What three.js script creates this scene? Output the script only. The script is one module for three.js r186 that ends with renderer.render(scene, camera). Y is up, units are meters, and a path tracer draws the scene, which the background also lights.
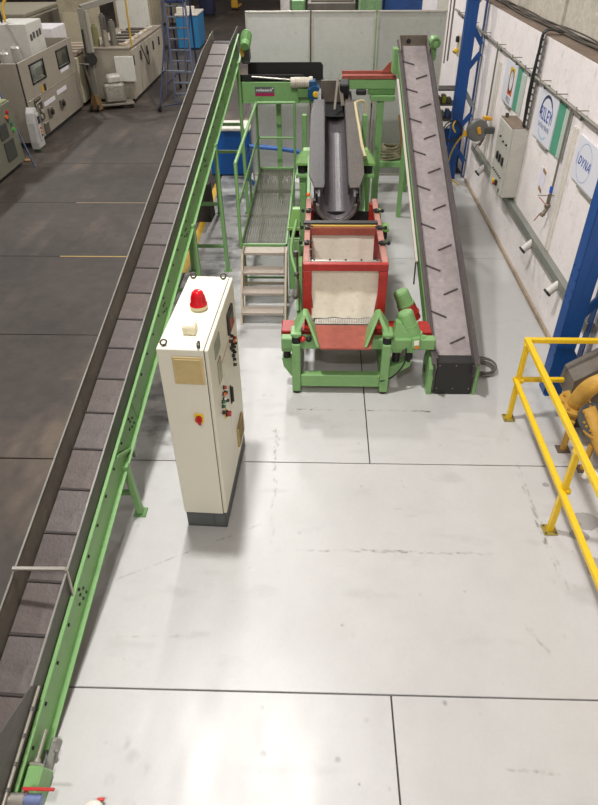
import * as THREE from 'three';
import { mergeGeometries } from 'three/addons/utils/BufferGeometryUtils.js';
import { RectAreaLightUniformsLib } from 'three/addons/lights/RectAreaLightUniformsLib.js';

// ---------------------------------------------------------------- camera, lamps, exposure
const scene = new THREE.Scene();
const camera = new THREE.PerspectiveCamera(65.4958, 598 / 805, 0.05, 120);
camera.rotation.order = 'YXZ';
camera.position.set(0, 4.6, 0);
camera.rotation.set(-0.666537, 0.0360104, -0.0098938);
const renderer = new THREE.WebGLRenderer({ antialias: true });
renderer.toneMapping = THREE.LinearToneMapping;
renderer.toneMappingExposure = 0.575;
renderer.shadowMap.enabled = true;
RectAreaLightUniformsLib.init();
scene.background = new THREE.Color(0x000000);
const LAMP_H = 8.5, LAMP_SIZE = 0.42;
const LAMPS = [   // x, z, radiance : high-bay lamps of the hall, then an added left row
  [-0.9, 2.1, 1250], [-1.4, -5.0, 1850], [-1.4, -12.2, 1050], [-1.4, -19.4, 1800], [-1.4, -28, 1400], [-1.4, -37, 900],
  [-9.5, -3, 500], [-10.5, -9, 500], [-10.5, -16, 1000], [-10.5, -25, 1200], [-10.5, -36, 700],  // left row: unseen lamps, added and raised to fill the conveyor shadow
];
const LAMP_COLOR = new THREE.Color(1.0, 0.985, 0.96);

// ---------------------------------------------------------------- helpers
const V = (x, y, z) => new THREE.Vector3(x, y, z);
let seed = 7;
const rnd = () => { seed = (seed * 1664525 + 1013904223) >>> 0; return seed / 4294967296; };
const names = {};
function numbered(n) { if (!(n in names)) { names[n] = 0; return n; } names[n]++; return n + '_' + String(names[n]).padStart(3, '0'); }

function hash(x, y, s) { let h = (x * 374761393 + y * 668265263 + s * 1274126177) | 0; h = Math.imul(h ^ (h >>> 13), 1274126177); return ((h ^ (h >>> 16)) >>> 0) / 4294967295; }
function vnoise(x, y, per, s) {
  const xi = Math.floor(x), yi = Math.floor(y), fx = x - xi, fy = y - yi;
  const u = fx * fx * (3 - 2 * fx), v = fy * fy * (3 - 2 * fy), m = a => ((a % per) + per) % per;
  const a = hash(m(xi), m(yi), s), b = hash(m(xi + 1), m(yi), s), c = hash(m(xi), m(yi + 1), s), d = hash(m(xi + 1), m(yi + 1), s);
  return a + (b - a) * u + (c - a) * v + (a - b - c + d) * u * v;
}
function fbm(x, y, per, oct, s) { let t = 0, a = 0.5, n = 0; for (let i = 0; i < oct; i++) { t += a * vnoise(x, y, per, s + i); n += a; x *= 2; y *= 2; per *= 2; a *= 0.5; } return t / n; }
function tex(w, h, fn, srgb = true, wrap = true) {
  const d = new Uint8Array(w * h * 4);
  for (let j = 0; j < h; j++) for (let i = 0; i < w; i++) {
    const c = fn(i / w, j / h); const k = (j * w + i) * 4;
    d[k] = Math.max(0, Math.min(255, c[0])); d[k + 1] = Math.max(0, Math.min(255, c[1])); d[k + 2] = Math.max(0, Math.min(255, c[2])); d[k + 3] = 255;
  }
  const t = new THREE.DataTexture(d, w, h); t.magFilter = THREE.LinearFilter; t.minFilter = THREE.LinearFilter;
  if (wrap) t.wrapS = t.wrapT = THREE.RepeatWrapping;
  if (srgb) t.colorSpace = THREE.SRGBColorSpace;
  t.needsUpdate = true; return t;
}
// grime: near-white multiplier with blotches and specks of dirt
const grimeT = tex(512, 512, (u, v) => {
  const a = fbm(u * 6, v * 6, 6, 5, 11), b = fbm(u * 40, v * 40, 40, 3, 31), c = fbm(u * 14, v * 14, 14, 4, 51);
  let k = 252 - 26 * Math.max(0, a - 0.5) - 14 * b; if (c > 0.72) k -= (c - 0.72) * 160;
  return [k, k * 0.985, k * 0.96];
});
const heavyT = tex(512, 512, (u, v) => {
  const a = fbm(u * 5, v * 5, 5, 6, 71), b = fbm(u * 30, v * 30, 30, 4, 81), c = fbm(u * 10, v * 24, 120, 5, 91);
  let k = 250 - 70 * Math.max(0, a - 0.42) - 34 * b; if (c > 0.6) k += (c - 0.6) * 70;
  return [k, k * 0.98, k * 0.95];
});
const bumpT = tex(256, 256, (u, v) => { const a = 255 * fbm(u * 24, v * 24, 24, 4, 5); return [a, a, a]; }, false);
const rep = (t, r) => { const c = t.clone(); c.repeat.set(r, r); c.needsUpdate = true; return c; };
const grime1 = rep(grimeT, 0.8), heavy1 = rep(heavyT, 0.7), bump1 = rep(bumpT, 2.5);
function M(color, roughness = 0.5, o = {}) {
  const { metal = 0, grime = 1, bump = 0, ...r } = o;
  const m = new THREE.MeshStandardMaterial({ color: new THREE.Color(color), roughness, metalness: metal, ...r });
  if (grime === 1) m.map = grime1; else if (grime === 2) m.map = heavy1;
  if (bump) { m.bumpMap = bump1; m.bumpScale = bump; }
  return m;
}

function cbox(w, h, d, c) {
  const H = [w / 2, h / 2, d / 2]; c = Math.min(c, H[0] * 0.9, H[1] * 0.9, H[2] * 0.9);
  const P = [];
  const tri = (a, b, e) => { const n = new THREE.Vector3().subVectors(b, a).cross(new THREE.Vector3().subVectors(e, a)); const m = new THREE.Vector3().add(a).add(b).add(e); if (n.dot(m) < 0) [b, e] = [e, b]; for (const q of [a, b, e]) P.push(q.x, q.y, q.z); };
  const quad = (a, b, e, f) => { tri(a, b, e); tri(a, e, f); };
  const pt = (a, av, b, bv, e, ev) => { const r = [0, 0, 0]; r[a] = av; r[b] = bv; r[e] = ev; return new THREE.Vector3(...r); };
  for (let a = 0; a < 3; a++) {
    const b = (a + 1) % 3, e = (a + 2) % 3;
    for (const s of [-1, 1]) { const B = H[b] - c, E = H[e] - c; quad(pt(a, s * H[a], b, -B, e, -E), pt(a, s * H[a], b, B, e, -E), pt(a, s * H[a], b, B, e, E), pt(a, s * H[a], b, -B, e, E)); }
    if (c > 0) for (const sb of [-1, 1]) for (const se of [-1, 1]) { const L = H[a] - c; quad(pt(a, -L, b, sb * H[b], e, se * (H[e] - c)), pt(a, L, b, sb * H[b], e, se * (H[e] - c)), pt(a, L, b, sb * (H[b] - c), e, se * H[e]), pt(a, -L, b, sb * (H[b] - c), e, se * H[e])); }
  }
  if (c > 0) for (const x of [-1, 1]) for (const y of [-1, 1]) for (const z of [-1, 1]) tri(V(x * H[0], y * (H[1] - c), z * (H[2] - c)), V(x * (H[0] - c), y * H[1], z * (H[2] - c)), V(x * (H[0] - c), y * (H[1] - c), z * H[2]));
  const g = new THREE.BufferGeometry(); g.setAttribute('position', new THREE.Float32BufferAttribute(P, 3)); g.computeVertexNormals(); return g;
}
function boxUV(g) {
  const p = g.attributes.position, n = g.attributes.normal, uv = new Float32Array(p.count * 2);
  for (let i = 0; i < p.count; i += 3) {
    let nx = 0, ny = 0, nz = 0; for (let k = 0; k < 3; k++) { nx += n.getX(i + k); ny += n.getY(i + k); nz += n.getZ(i + k); }
    nx = Math.abs(nx); ny = Math.abs(ny); nz = Math.abs(nz);
    for (let k = 0; k < 3; k++) { const x = p.getX(i + k), y = p.getY(i + k), z = p.getZ(i + k); let a, b; if (ny >= nx && ny >= nz) { a = x; b = z; } else if (nx >= nz) { a = z; b = y; } else { a = x; b = y; } uv[(i + k) * 2] = a; uv[(i + k) * 2 + 1] = b; }
  }
  g.setAttribute('uv', new THREE.BufferAttribute(uv, 2)); return g;
}
function frameMat(a, b, up = V(0, 1, 0)) {   // z axis along a->b
  const z = b.clone().sub(a).normalize(); let u = up.clone(); if (Math.abs(u.dot(z)) > 0.99) u = V(1, 0, 0);
  const x = u.clone().cross(z).normalize(), y = z.clone().cross(x);
  return new THREE.Matrix4().makeBasis(x, y, z).setPosition(a.clone().add(b).multiplyScalar(0.5));
}
class MB {
  constructor(mat4) { this.g = []; this.m = mat4 || null; }
  add(geo, mat4) {
    const g = geo.index ? geo.toNonIndexed() : geo.clone();
    for (const k of Object.keys(g.attributes)) if (k !== 'position' && k !== 'normal') g.deleteAttribute(k);
    if (mat4) g.applyMatrix4(mat4); if (this.m) g.applyMatrix4(this.m); this.g.push(g); return this;
  }
  box(x0, x1, y0, y1, z0, z1, c = 0.006) { return this.add(cbox(Math.abs(x1 - x0), Math.abs(y1 - y0), Math.abs(z1 - z0), c), new THREE.Matrix4().makeTranslation((x0 + x1) / 2, (y0 + y1) / 2, (z0 + z1) / 2)); }
  obox(c, s, e = [0, 0, 0], ch = 0.006) { return this.add(cbox(s[0], s[1], s[2], ch), new THREE.Matrix4().compose(V(...c), new THREE.Quaternion().setFromEuler(new THREE.Euler(...e, 'YXZ')), V(1, 1, 1))); }
  bar(a, b, w, h, ch = 0.005, up) { a = V(...a); b = V(...b); return this.add(cbox(w, h, a.distanceTo(b), ch), frameMat(a, b, up)); }
  cyl(a, b, r, r2 = r, seg = 20) { a = V(...a); b = V(...b); const g = new THREE.CylinderGeometry(r2, r, a.distanceTo(b), seg); g.rotateX(Math.PI / 2); return this.add(g, frameMat(a, b)); }
  tube(pts, r, n = 24, rs = 8, closed = false) { const c = new THREE.CatmullRomCurve3(pts.map(p => V(...p)), closed, 'centripetal'); return this.add(new THREE.TubeGeometry(c, n, r, rs, closed)); }
  pipe(pts, r, rs = 10) { for (let i = 0; i + 1 < pts.length; i++) this.cyl(pts[i], pts[i + 1], r, r, rs); for (let i = 1; i + 1 < pts.length; i++) this.sph(pts[i], r * 1.02, rs); return this; }
  sph(c, r, seg = 14, sy = 1) { const g = new THREE.SphereGeometry(r, seg, Math.max(6, seg >> 1)); g.scale(1, sy, 1); return this.add(g, new THREE.Matrix4().makeTranslation(...c)); }
  torus(c, R, r, e = [0, 0, 0], arc = Math.PI * 2, seg = 28) { return this.add(new THREE.TorusGeometry(R, r, 8, seg, arc), new THREE.Matrix4().compose(V(...c), new THREE.Quaternion().setFromEuler(new THREE.Euler(...e)), V(1, 1, 1))); }
  lathe(prof, base, axis = [0, 1, 0], seg = 24) { const g = new THREE.LatheGeometry(prof.map(p => new THREE.Vector2(...p)), seg); const q = new THREE.Quaternion().setFromUnitVectors(V(0, 1, 0), V(...axis).normalize()); return this.add(g, new THREE.Matrix4().compose(V(...base), q, V(1, 1, 1))); }
  prism(poly, depth, mat4, bevel = 0) { const s = new THREE.Shape(poly.map(p => new THREE.Vector2(...p))); const g = new THREE.ExtrudeGeometry(s, { depth, bevelEnabled: bevel > 0, bevelSize: bevel, bevelThickness: bevel, bevelSegments: 1, curveSegments: 10 }); return this.add(g, mat4); }
  hex(p) {   // 8 corners: bottom ring 0-3, top ring 4-7
    const q = p.map(a => V(...a)), c = q.reduce((s, a) => s.add(a), V(0, 0, 0)).multiplyScalar(1 / 8), P = [];
    const tri = (a, b, e) => { const n = b.clone().sub(a).cross(e.clone().sub(a)); if (n.dot(a.clone().add(b).add(e).multiplyScalar(1 / 3).sub(c)) < 0) [b, e] = [e, b]; for (const k of [a, b, e]) P.push(k.x, k.y, k.z); };
    for (const [a, b, e, f] of [[0, 1, 2, 3], [4, 5, 6, 7], [0, 1, 5, 4], [1, 2, 6, 5], [2, 3, 7, 6], [3, 0, 4, 7]]) { tri(q[a], q[b], q[e]); tri(q[a], q[e], q[f]); }
    const g = new THREE.BufferGeometry(); g.setAttribute('position', new THREE.Float32BufferAttribute(P, 3)); g.computeVertexNormals(); return this.add(g);
  }
  geo() { return this.g.length > 1 ? mergeGeometries(this.g) : this.g[0]; }
  build(name, mat, parent, label) {
    const g = boxUV(this.geo()); const o = originOf(parent); if (o) g.translate(-o.x, -o.y, -o.z);
    const me = new THREE.Mesh(g, mat); me.name = parent ? name : numbered(name); me.castShadow = me.receiveShadow = true;
    if (label) me.userData.label = label; (parent || scene).add(me); return me;
  }
}
const origins = new Map();
function originOf(p) { while (p) { if (origins.has(p)) return origins.get(p); p = p.parent; } return null; }
function thing(name, label, category, pos, group) {
  const o = new THREE.Group(); o.name = numbered(name); o.position.set(...pos); origins.set(o, V(...pos)); scene.add(o);
  o.userData = { label, category }; if (group) o.userData.group = group; return o;
}
function struct(name, pos = [0, 0, 0]) { const o = new THREE.Group(); o.name = name; o.position.set(...pos); origins.set(o, V(...pos)); o.userData.kind = 'structure'; scene.add(o); return o; }
function tag(me, label, category, group) { me.userData = { label, category }; if (group) me.userData.group = group; return me; }
function copyMesh(geo, mat, name, parent, pos, quat) { const me = new THREE.Mesh(geo, mat); me.name = name; me.position.copy(pos); if (quat) me.quaternion.copy(quat); me.castShadow = me.receiveShadow = true; parent.add(me); return me; }
function canvasTex(w, h, draw) { const c = document.createElement('canvas'); c.width = w; c.height = h; const x = c.getContext('2d'); draw(x, w, h); const t = new THREE.CanvasTexture(c); t.colorSpace = THREE.SRGBColorSpace; return t; }
function printPlane(name, mat, parent, w, h, pos, euler, label) {   // flat print: thin sheet with its own uv
  const g = new THREE.PlaneGeometry(w, h); const me = new THREE.Mesh(g, mat); me.name = name; const o = originOf(parent) || V(0, 0, 0);
  me.position.set(pos[0] - o.x, pos[1] - o.y, pos[2] - o.z); me.rotation.set(...euler); me.castShadow = me.receiveShadow = true; if (label) me.userData.label = label; parent.add(me); return me;
}
function convFrame(O, d) { d = V(...d).normalize(); const u = d.clone().cross(V(0, 1, 0)).normalize(), n = u.clone().cross(d); return new THREE.Matrix4().makeBasis(u, n, d.clone().negate()).setPosition(V(...O)); }

// ---------------------------------------------------------------- materials
const green = M('#7fae71', 0.42), greenD = M('#6c9a5c', 0.5, { grime: 2 });
const red = M('#b32a22', 0.42, { grime: 2 }), redWorn = M('#b25f51', 0.6, { grime: 2 });
const steelDark = M('#5d5d58', 0.5, { grime: 2, metal: 0.15 }), steelWall = M('#8b857c', 0.55, { grime: 2, metal: 0.1 });
const rubber = M('#3a3638', 0.5, { grime: 2, bump: 0.002 }), rubberGrey = M('#6e696d', 0.55, { grime: 2, bump: 0.002 });
const blackPaint = M('#232323', 0.5), blackRubber = M('#141414', 0.6), galv = M('#a3a5a3', 0.42, { metal: 0.55, grime: 2 });
const steel = M('#b9b6b0', 0.35, { metal: 0.7 }), aluTread = M('#b8aea6', 0.55, { metal: 0.2, bump: 0.004 });
const cream = M('#ddd9c8', 0.38, { grime: 0 }), creamDoor = M('#d6d3c0', 0.38, { grime: 0 }), beige = M('#d2bf8e', 0.6), plinthM = M('#4c5254', 0.5);
const yellow = M('#ecc61a', 0.4), ochre = M('#d2a548', 0.55, { grime: 2 }), blue = M('#0b4a94', 0.42), blueBright = M('#0d56b4', 0.4);
const white = M('#e4e2dc', 0.4), whitePlain = M('#e9e7e2', 0.45), greyPaint = M('#a7a8a4', 0.45), panelGrey = M('#c4c3bd', 0.45);
const canvasCloth = M('#f1ece0', 0.9, { grime: 1, bump: 0.002 }), darkGrey = M('#4d4f50', 0.5);
const machineGrey = M('#8b8678', 0.42, { metal: 0.15 }), stainless = M('#a39c91', 0.4, { metal: 0.2, grime: 1 }), machineCream = M('#b9b29b', 0.5);
const lens = new THREE.MeshPhysicalMaterial({ color: '#d4101f', roughness: 0.15, transmission: 0.25, thickness: 0.0, ior: 1.5 });
const glass = new THREE.MeshPhysicalMaterial({ color: '#dfe6e2', roughness: 0.08, transmission: 1, thickness: 0 });
const redKnob = M('#b3201c', 0.4, { grime: 0 }), orange = M('#e0691c', 0.5, { grime: 0 }), greenKnob = M('#16704a', 0.4, { grime: 0 });
const cableM = M('#1d1c1c', 0.6, { grime: 0 }), wood = M('#8e6a45', 0.7), brownDust = M('#8d7d70', 0.9, { grime: 2, bump: 0.01 });
const rope = M('#8f8c72', 0.9, { grime: 2 }), hoseBlue = M('#3f74c8', 0.5), redBright = M('#cf2f26', 0.45);
const emit = new THREE.MeshStandardMaterial({ color: '#ffffff', emissive: new THREE.Color(1, 0.97, 0.9), emissiveIntensity: 6 });

// ---------------------------------------------------------------- lamps
for (const [x, z, L] of LAMPS) {
  const t = thing('high_bay_lamp', x > -5 ? 'bell-shaped high bay lamp hanging over the conveyor bay' : 'bell-shaped high bay lamp added as fill light over the left machine bay', 'lamp', [x, LAMP_H, z], x > -5 ? 'high bay lamps over the conveyor bay' : 'added fill lamps over the left machine bay');
  new MB().lathe([[0.3, 0], [0.29, 0.05], [0.22, 0.2], [0.12, 0.32], [0.1, 0.36], [0, 0.36]], [x, LAMP_H, z]).build('reflector', galv, t);
  new MB().cyl([x, LAMP_H + 0.34, z], [x, LAMP_H + 0.62, z], 0.1).build('gear_housing', darkGrey, t);
  new MB().cyl([x, LAMP_H + 0.62, z], [x, 9.5, z], 0.012, 0.012, 8).build('suspension_rod', steel, t);
  new MB().cyl([x, LAMP_H + 0.03, z], [x, LAMP_H + 0.05, z], 0.26).build('diffuser', emit, t);
  const l = new THREE.RectAreaLight(LAMP_COLOR, L, LAMP_SIZE, LAMP_SIZE); l.position.set(0, 0, 0); l.rotation.x = -Math.PI / 2; l.name = 'lamp_light'; t.add(l);
}

// ---------------------------------------------------------------- room
const XR = 3.137, HALL = { x0: -24, x1: 3.55, z0: -54, z1: 7, top: 9.5 };
const wallWhite = M('#f5f0f4', 0.7, { grime: 1, bump: 0.0015 }), wallUpper = M('#d6d2c8', 0.85, { grime: 2, bump: 0.004 }), wallFar = wallWhite;
{
  const w = struct('wall_right'), w2 = struct('wall_right_upper');
  new MB().box(XR, XR + 0.43, 0, 3.2, HALL.z0, HALL.z1, 0).build('wall_base', wallWhite, w);
  new MB().box(XR + 0.41, XR + 0.7, 3.2, HALL.top, HALL.z0, HALL.z1, 0).build('wall_face', wallUpper, w2);
  new MB().box(XR + 0.01, XR + 0.42, 3.2, 3.215, -20, 2, 0).build('ledge_top', brownDust, w, 'dusty brown ledge top');
  for (const z of [-16, -11.2, -6.6, -1.5]) new MB().box(XR + 0.37, XR + 0.5, 3.21, HALL.top, z, z + 0.45, 0).build('pilaster', wallUpper, w2);
  const s = (n, g, m) => { const o = g.build(n, m, null); o.name = n; o.userData = { kind: 'structure' }; };
  s('wall_left', new MB().box(HALL.x0 - 0.3, HALL.x0, 0, HALL.top, HALL.z0, HALL.z1, 0), wallFar);
  s('wall_back', new MB().box(HALL.x0, HALL.x1, 0, HALL.top, HALL.z0 - 0.3, HALL.z0, 0), wallFar);
  s('wall_front', new MB().box(HALL.x0, HALL.x1, 0, HALL.top, HALL.z1, HALL.z1 + 0.3, 0), wallFar);
  s('ceiling', new MB().box(HALL.x0, HALL.x1, HALL.top, HALL.top + 0.2, HALL.z0, HALL.z1, 0), wallFar);
  s('baseboard_right', new MB().box(XR - 0.035, XR, 0, 0.07, -13.6, 2, 0.004), M('#b7a796', 0.8, { grime: 2, bump: 0.01 }));
}
// floor: cast slabs with open joints
{
  const f = struct('floor');
  new MB().box(HALL.x0, HALL.x1, -0.3, -0.03, HALL.z0, HALL.z1, 0).build('joint_bed', M('#4a433c', 0.9), f);
  // painted area: one even white paint colour computed from noise, with scuffs, rubbed dirt and dried stains drawn on it (x -2.16..3.14, z -14..2.7)
  const X0 = -2.16, X1 = XR, Z0 = -14.1, Z1 = 2.7, TW = 1024, TH = 2048;
  const paintTone = new Float32Array(TW * TH * 3);
  for (let j = 0; j < TH; j++) for (let i = 0; i < TW; i++) {
    const x = X0 + (X1 - X0) * i / TW, z = Z0 + (Z1 - Z0) * j / TH;
    const a = fbm(x * 0.9 + 20, z * 0.9 + 40, 256, 5, 3), b = fbm(x * 9 + 50, z * 9 + 50, 4096, 4, 13), c = fbm(x * 2.2 + 9, z * 5 + 90, 4096, 5, 23), g = fbm(x * 60, z * 60, 8192, 2, 43);
    let k = 190 - 12 * Math.max(0, a - 0.45) - 5 * b - 4 * g;
    // old wheel streaks and dirt around the foot of the conveyor and behind the cabinet
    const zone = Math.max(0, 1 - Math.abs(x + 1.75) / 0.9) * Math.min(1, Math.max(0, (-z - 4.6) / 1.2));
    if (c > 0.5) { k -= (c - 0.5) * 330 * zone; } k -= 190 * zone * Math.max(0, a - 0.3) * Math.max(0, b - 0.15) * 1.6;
    if (c > 0.66) { k -= (c - 0.66) * 60; }
    const k3 = (j * TW + i) * 3; paintTone[k3] = k; paintTone[k3 + 1] = k - 1.5; paintTone[k3 + 2] = k - 3.5;
  }
  const dab = (x, z, r, amt, s, tone = [1, 1, 1.06]) => {
    const ci = (x - X0) / (X1 - X0) * TW, cj = (z - Z0) / (Z1 - Z0) * TH, ri = r / (X1 - X0) * TW, rj = r / (Z1 - Z0) * TH;
    for (let j = Math.max(0, Math.floor(cj - rj)); j < Math.min(TH, cj + rj); j++) for (let i = Math.max(0, Math.floor(ci - ri)); i < Math.min(TW, ci + ri); i++) {
      const d = Math.hypot((i - ci) / ri, (j - cj) / rj); if (d > 1) continue; const n = fbm(i * 0.09 + s, j * 0.09, 4096, 3, 7); const w = 0.6 * amt * (1 - d * d) * Math.max(0, n - 0.3) * 2; const k = (j * TW + i) * 3; for (let e = 0; e < 3; e++) paintTone[k + e] -= w * tone[e];
    }
  };
  // scuffs: bundles of fine dashes rubbed along a line
  const scuff = (x0, z0, x1, z1, r, amt) => {
    const L = Math.hypot(x1 - x0, z1 - z0), n = Math.ceil(L * 60), ux = (x1 - x0) / L, uz = (z1 - z0) / L, sd = Math.floor(rnd() * 900);
    for (let q = 0; q <= n; q++) {
      const t = q / n, f = fbm(t * L * 5 + sd, sd * 0.37, 4096, 3, 17); if (f < 0.42) continue;
      const off = (rnd() - 0.5) * r, len = 0.01 + 0.05 * rnd(), w = 0.004 + 0.006 * rnd(), a = amt * (f - 0.36) * 3.2 * rnd();
      for (let e = 0; e < len; e += 0.004) dab(x0 + (x1 - x0) * t + ux * e - uz * off, z0 + (z1 - z0) * t + uz * e + ux * off, w + 0.007, a * 0.32, q);
    }
  };
  const patch = (x, z, rx, rz, amt, s) => {   // dried stain with a crisp outline
    const ci = (x - X0) / (X1 - X0) * TW, cj = (z - Z0) / (Z1 - Z0) * TH, ri = rx / (X1 - X0) * TW, rj = rz / (Z1 - Z0) * TH;
    for (let j = Math.max(0, Math.floor(cj - rj * 1.4)); j < Math.min(TH, cj + rj * 1.4); j++) for (let i = Math.max(0, Math.floor(ci - ri * 1.4)); i < Math.min(TW, ci + ri * 1.4); i++) {
      const a = Math.atan2((j - cj) / rj, (i - ci) / ri), d = Math.hypot((i - ci) / ri, (j - cj) / rj) / (0.9 + 0.25 * (fbm(Math.cos(a) * 1.5 + s + 9, Math.sin(a) * 1.5 + 9, 4096, 3, 27) - 0.5) * 2); if (d > 1) continue;
      const w = amt * (d > 0.93 ? 1.15 : 0.8 + 0.3 * fbm(i * 0.08 + s, j * 0.08, 4096, 3, 37)); const k = (j * TW + i) * 3; paintTone[k] -= w; paintTone[k + 1] -= w * 1.02; paintTone[k + 2] -= w * 1.06;
    }
  };
  scuff(-0.4, -3.68, 1.6, -3.66, 0.03, 70); scuff(-0.36, -3.66, 0.9, -3.67, 0.02, 60); scuff(-0.44, -5.45, -0.4, -3.75, 0.05, 80); scuff(-0.46, -5.4, -0.44, -4.7, 0.06, 80);
  scuff(-0.3, -5.72, 1.3, -5.71, 0.015, 95); scuff(0.4, -5.72, 1.25, -5.72, 0.01, 90); scuff(-1.75, -3.3, -0.55, -3.95, 0.012, 70); scuff(-2.1, -2.75, -0.9, -2.78, 0.012, 26);
  scuff(2.08, -5.3, 2.16, -3.2, 0.06, 70); scuff(2.12, -4.9, 2.12, -4.1, 0.03, 90); scuff(1.3, -1.85, 2.0, -1.8, 0.02, 40); scuff(-1.75, -5.1, -1.1, -5.0, 0.08, 80); scuff(-1.75, -5.5, -1.15, -5.35, 0.1, 80); scuff(-1.7, -6.0, -1.2, -5.8, 0.12, 80);
  scuff(0.85, -4.5, 1.2, -4.4, 0.05, 40); scuff(0.6, -4.25, 0.8, -4.2, 0.04, 40); scuff(1.7, -3.0, 1.9, -2.6, 0.04, 40);
  for (let q = 0; q < 150; q++) dab(X0 + rnd() * (X1 - X0), -8 + rnd() * 7.5, 0.01 + 0.025 * rnd() * rnd(), 90 * rnd(), q);
  for (const [x, z] of [[-1.33, -1.95], [-1.25, -1.86], [-1.38, -1.7], [-1.15, -1.78], [-1.2, -1.55], [-1.45, -1.45]]) dab(x, z, 0.06, 34, x * 9);
  patch(2.56, -4.07, 0.16, 0.12, 40, 3); patch(2.46, -3.9, 0.1, 0.07, 46, 8); patch(2.55, -3.5, 0.16, 0.18, 36, 5); patch(2.55, -3.1, 0.1, 0.16, 34, 11); patch(2.33, -4.55, 0.035, 0.03, 40, 14);
  for (let q = 0; q < 60; q++) dab(-1.9 + 0.9 * rnd(), -5.0 - 6 * rnd(), 0.05 + 0.12 * rnd(), 90 * rnd(), q * 3);
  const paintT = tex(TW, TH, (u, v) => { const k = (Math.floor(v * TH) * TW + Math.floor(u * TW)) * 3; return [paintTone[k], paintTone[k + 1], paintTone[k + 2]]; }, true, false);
  const roughT = tex(512, 512, (u, v) => { const k = 104 + 50 * (fbm(u * 8, v * 8, 8, 5, 61) - 0.5) + 40 * (fbm(u * 60, v * 60, 60, 2, 64) - 0.5); return [k, k, k]; }, false);
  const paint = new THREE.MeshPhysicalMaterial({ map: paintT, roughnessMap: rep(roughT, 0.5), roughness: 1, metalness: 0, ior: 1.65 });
  paint.roughnessMap.channel = 0;
  const slabGeo = (x0, x1, z0, z1) => { const g = new MB().box(x0, x1, -0.03, 0, z0, z1, 0.003).geo(); const p = g.attributes.position, uv = new Float32Array(p.count * 2); for (let i = 0; i < p.count; i++) { uv[2 * i] = (p.getX(i) - X0) / (X1 - X0); uv[2 * i + 1] = (p.getZ(i) - Z0) / (Z1 - Z0); } g.setAttribute('uv', new THREE.BufferAttribute(uv, 2)); return g; };
  const J = 0.006;
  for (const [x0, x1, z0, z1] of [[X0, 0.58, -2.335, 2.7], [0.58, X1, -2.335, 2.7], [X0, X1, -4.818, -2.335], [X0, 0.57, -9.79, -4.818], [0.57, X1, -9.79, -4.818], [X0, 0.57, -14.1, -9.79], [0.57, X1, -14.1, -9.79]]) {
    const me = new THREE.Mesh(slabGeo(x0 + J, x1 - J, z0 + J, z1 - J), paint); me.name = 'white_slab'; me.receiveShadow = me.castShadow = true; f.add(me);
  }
  // bare brown concrete on the left and beyond
  const bareT = tex(1024, 1024, (u, v) => {
    const a = fbm(u * 5, v * 5, 5, 6, 103), b = fbm(u * 50, v * 50, 50, 3, 113), c = fbm(u * 9, v * 3, 36, 6, 123);
    let k = 51 + 22 * (a - 0.5) + 16 * (b - 0.5); if (c > 0.56) k += (c - 0.56) * 130; const y = c > 0.66 ? (c - 0.66) * 60 : 0;
    return [k * 1.12 + y, k * 0.97 + y * 0.8, k * 0.86];
  });
  bareT.repeat.set(0.16, 0.16);
  const bare = new THREE.MeshStandardMaterial({ map: bareT, roughness: 0.62, bumpMap: rep(bumpT, 1.2), bumpScale: 0.002 });
  const zs = [2.7, 0.15, -2.335, -4.818, -7.3, -9.79, -12.27, -14.76, -19.7, -24.7, -29.7, -34.7, -44.6, HALL.z0]; const xs = [X0, -7.1, -12.1, HALL.x0];
  for (let i = 0; i + 1 < zs.length; i++) for (let k = 0; k + 1 < xs.length; k++) new MB().box(xs[k + 1] + 0.008, xs[k] - 0.008, -0.03, 0, zs[i + 1] + 0.008, zs[i] - 0.008, 0.004).build('concrete_slab', bare, f);
  for (const [z0, z1] of [[HALL.z0, -44.6], [-44.6, -29.7], [-29.7, -14.1]]) new MB().box(X0, HALL.x1, -0.03, 0, z0 + 0.008, z1 - 0.008, 0.004).build('concrete_slab', bare, f);
  new MB().box(HALL.x0, HALL.x1, -0.03, 0, 2.708, HALL.z1, 0).build('concrete_slab', bare, f);
  new MB().box(-2.24, -2.12, 0, 0.002, -13.4, -9.2, 0).build('marking_line', M('#d9b02a', 0.6, { grime: 2 }), f, 'worn yellow floor line');
  new MB().box(-4.4, -2.3, -0.03, 0.001, -9.805, -9.775, 0).build('joint_filler', M('#b5985c', 0.8), f);
  new MB().box(-4.9, -2.3, -0.03, 0.001, -12.28, -12.258, 0).build('joint_filler', M('#a5937a', 0.8), f);
}

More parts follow.
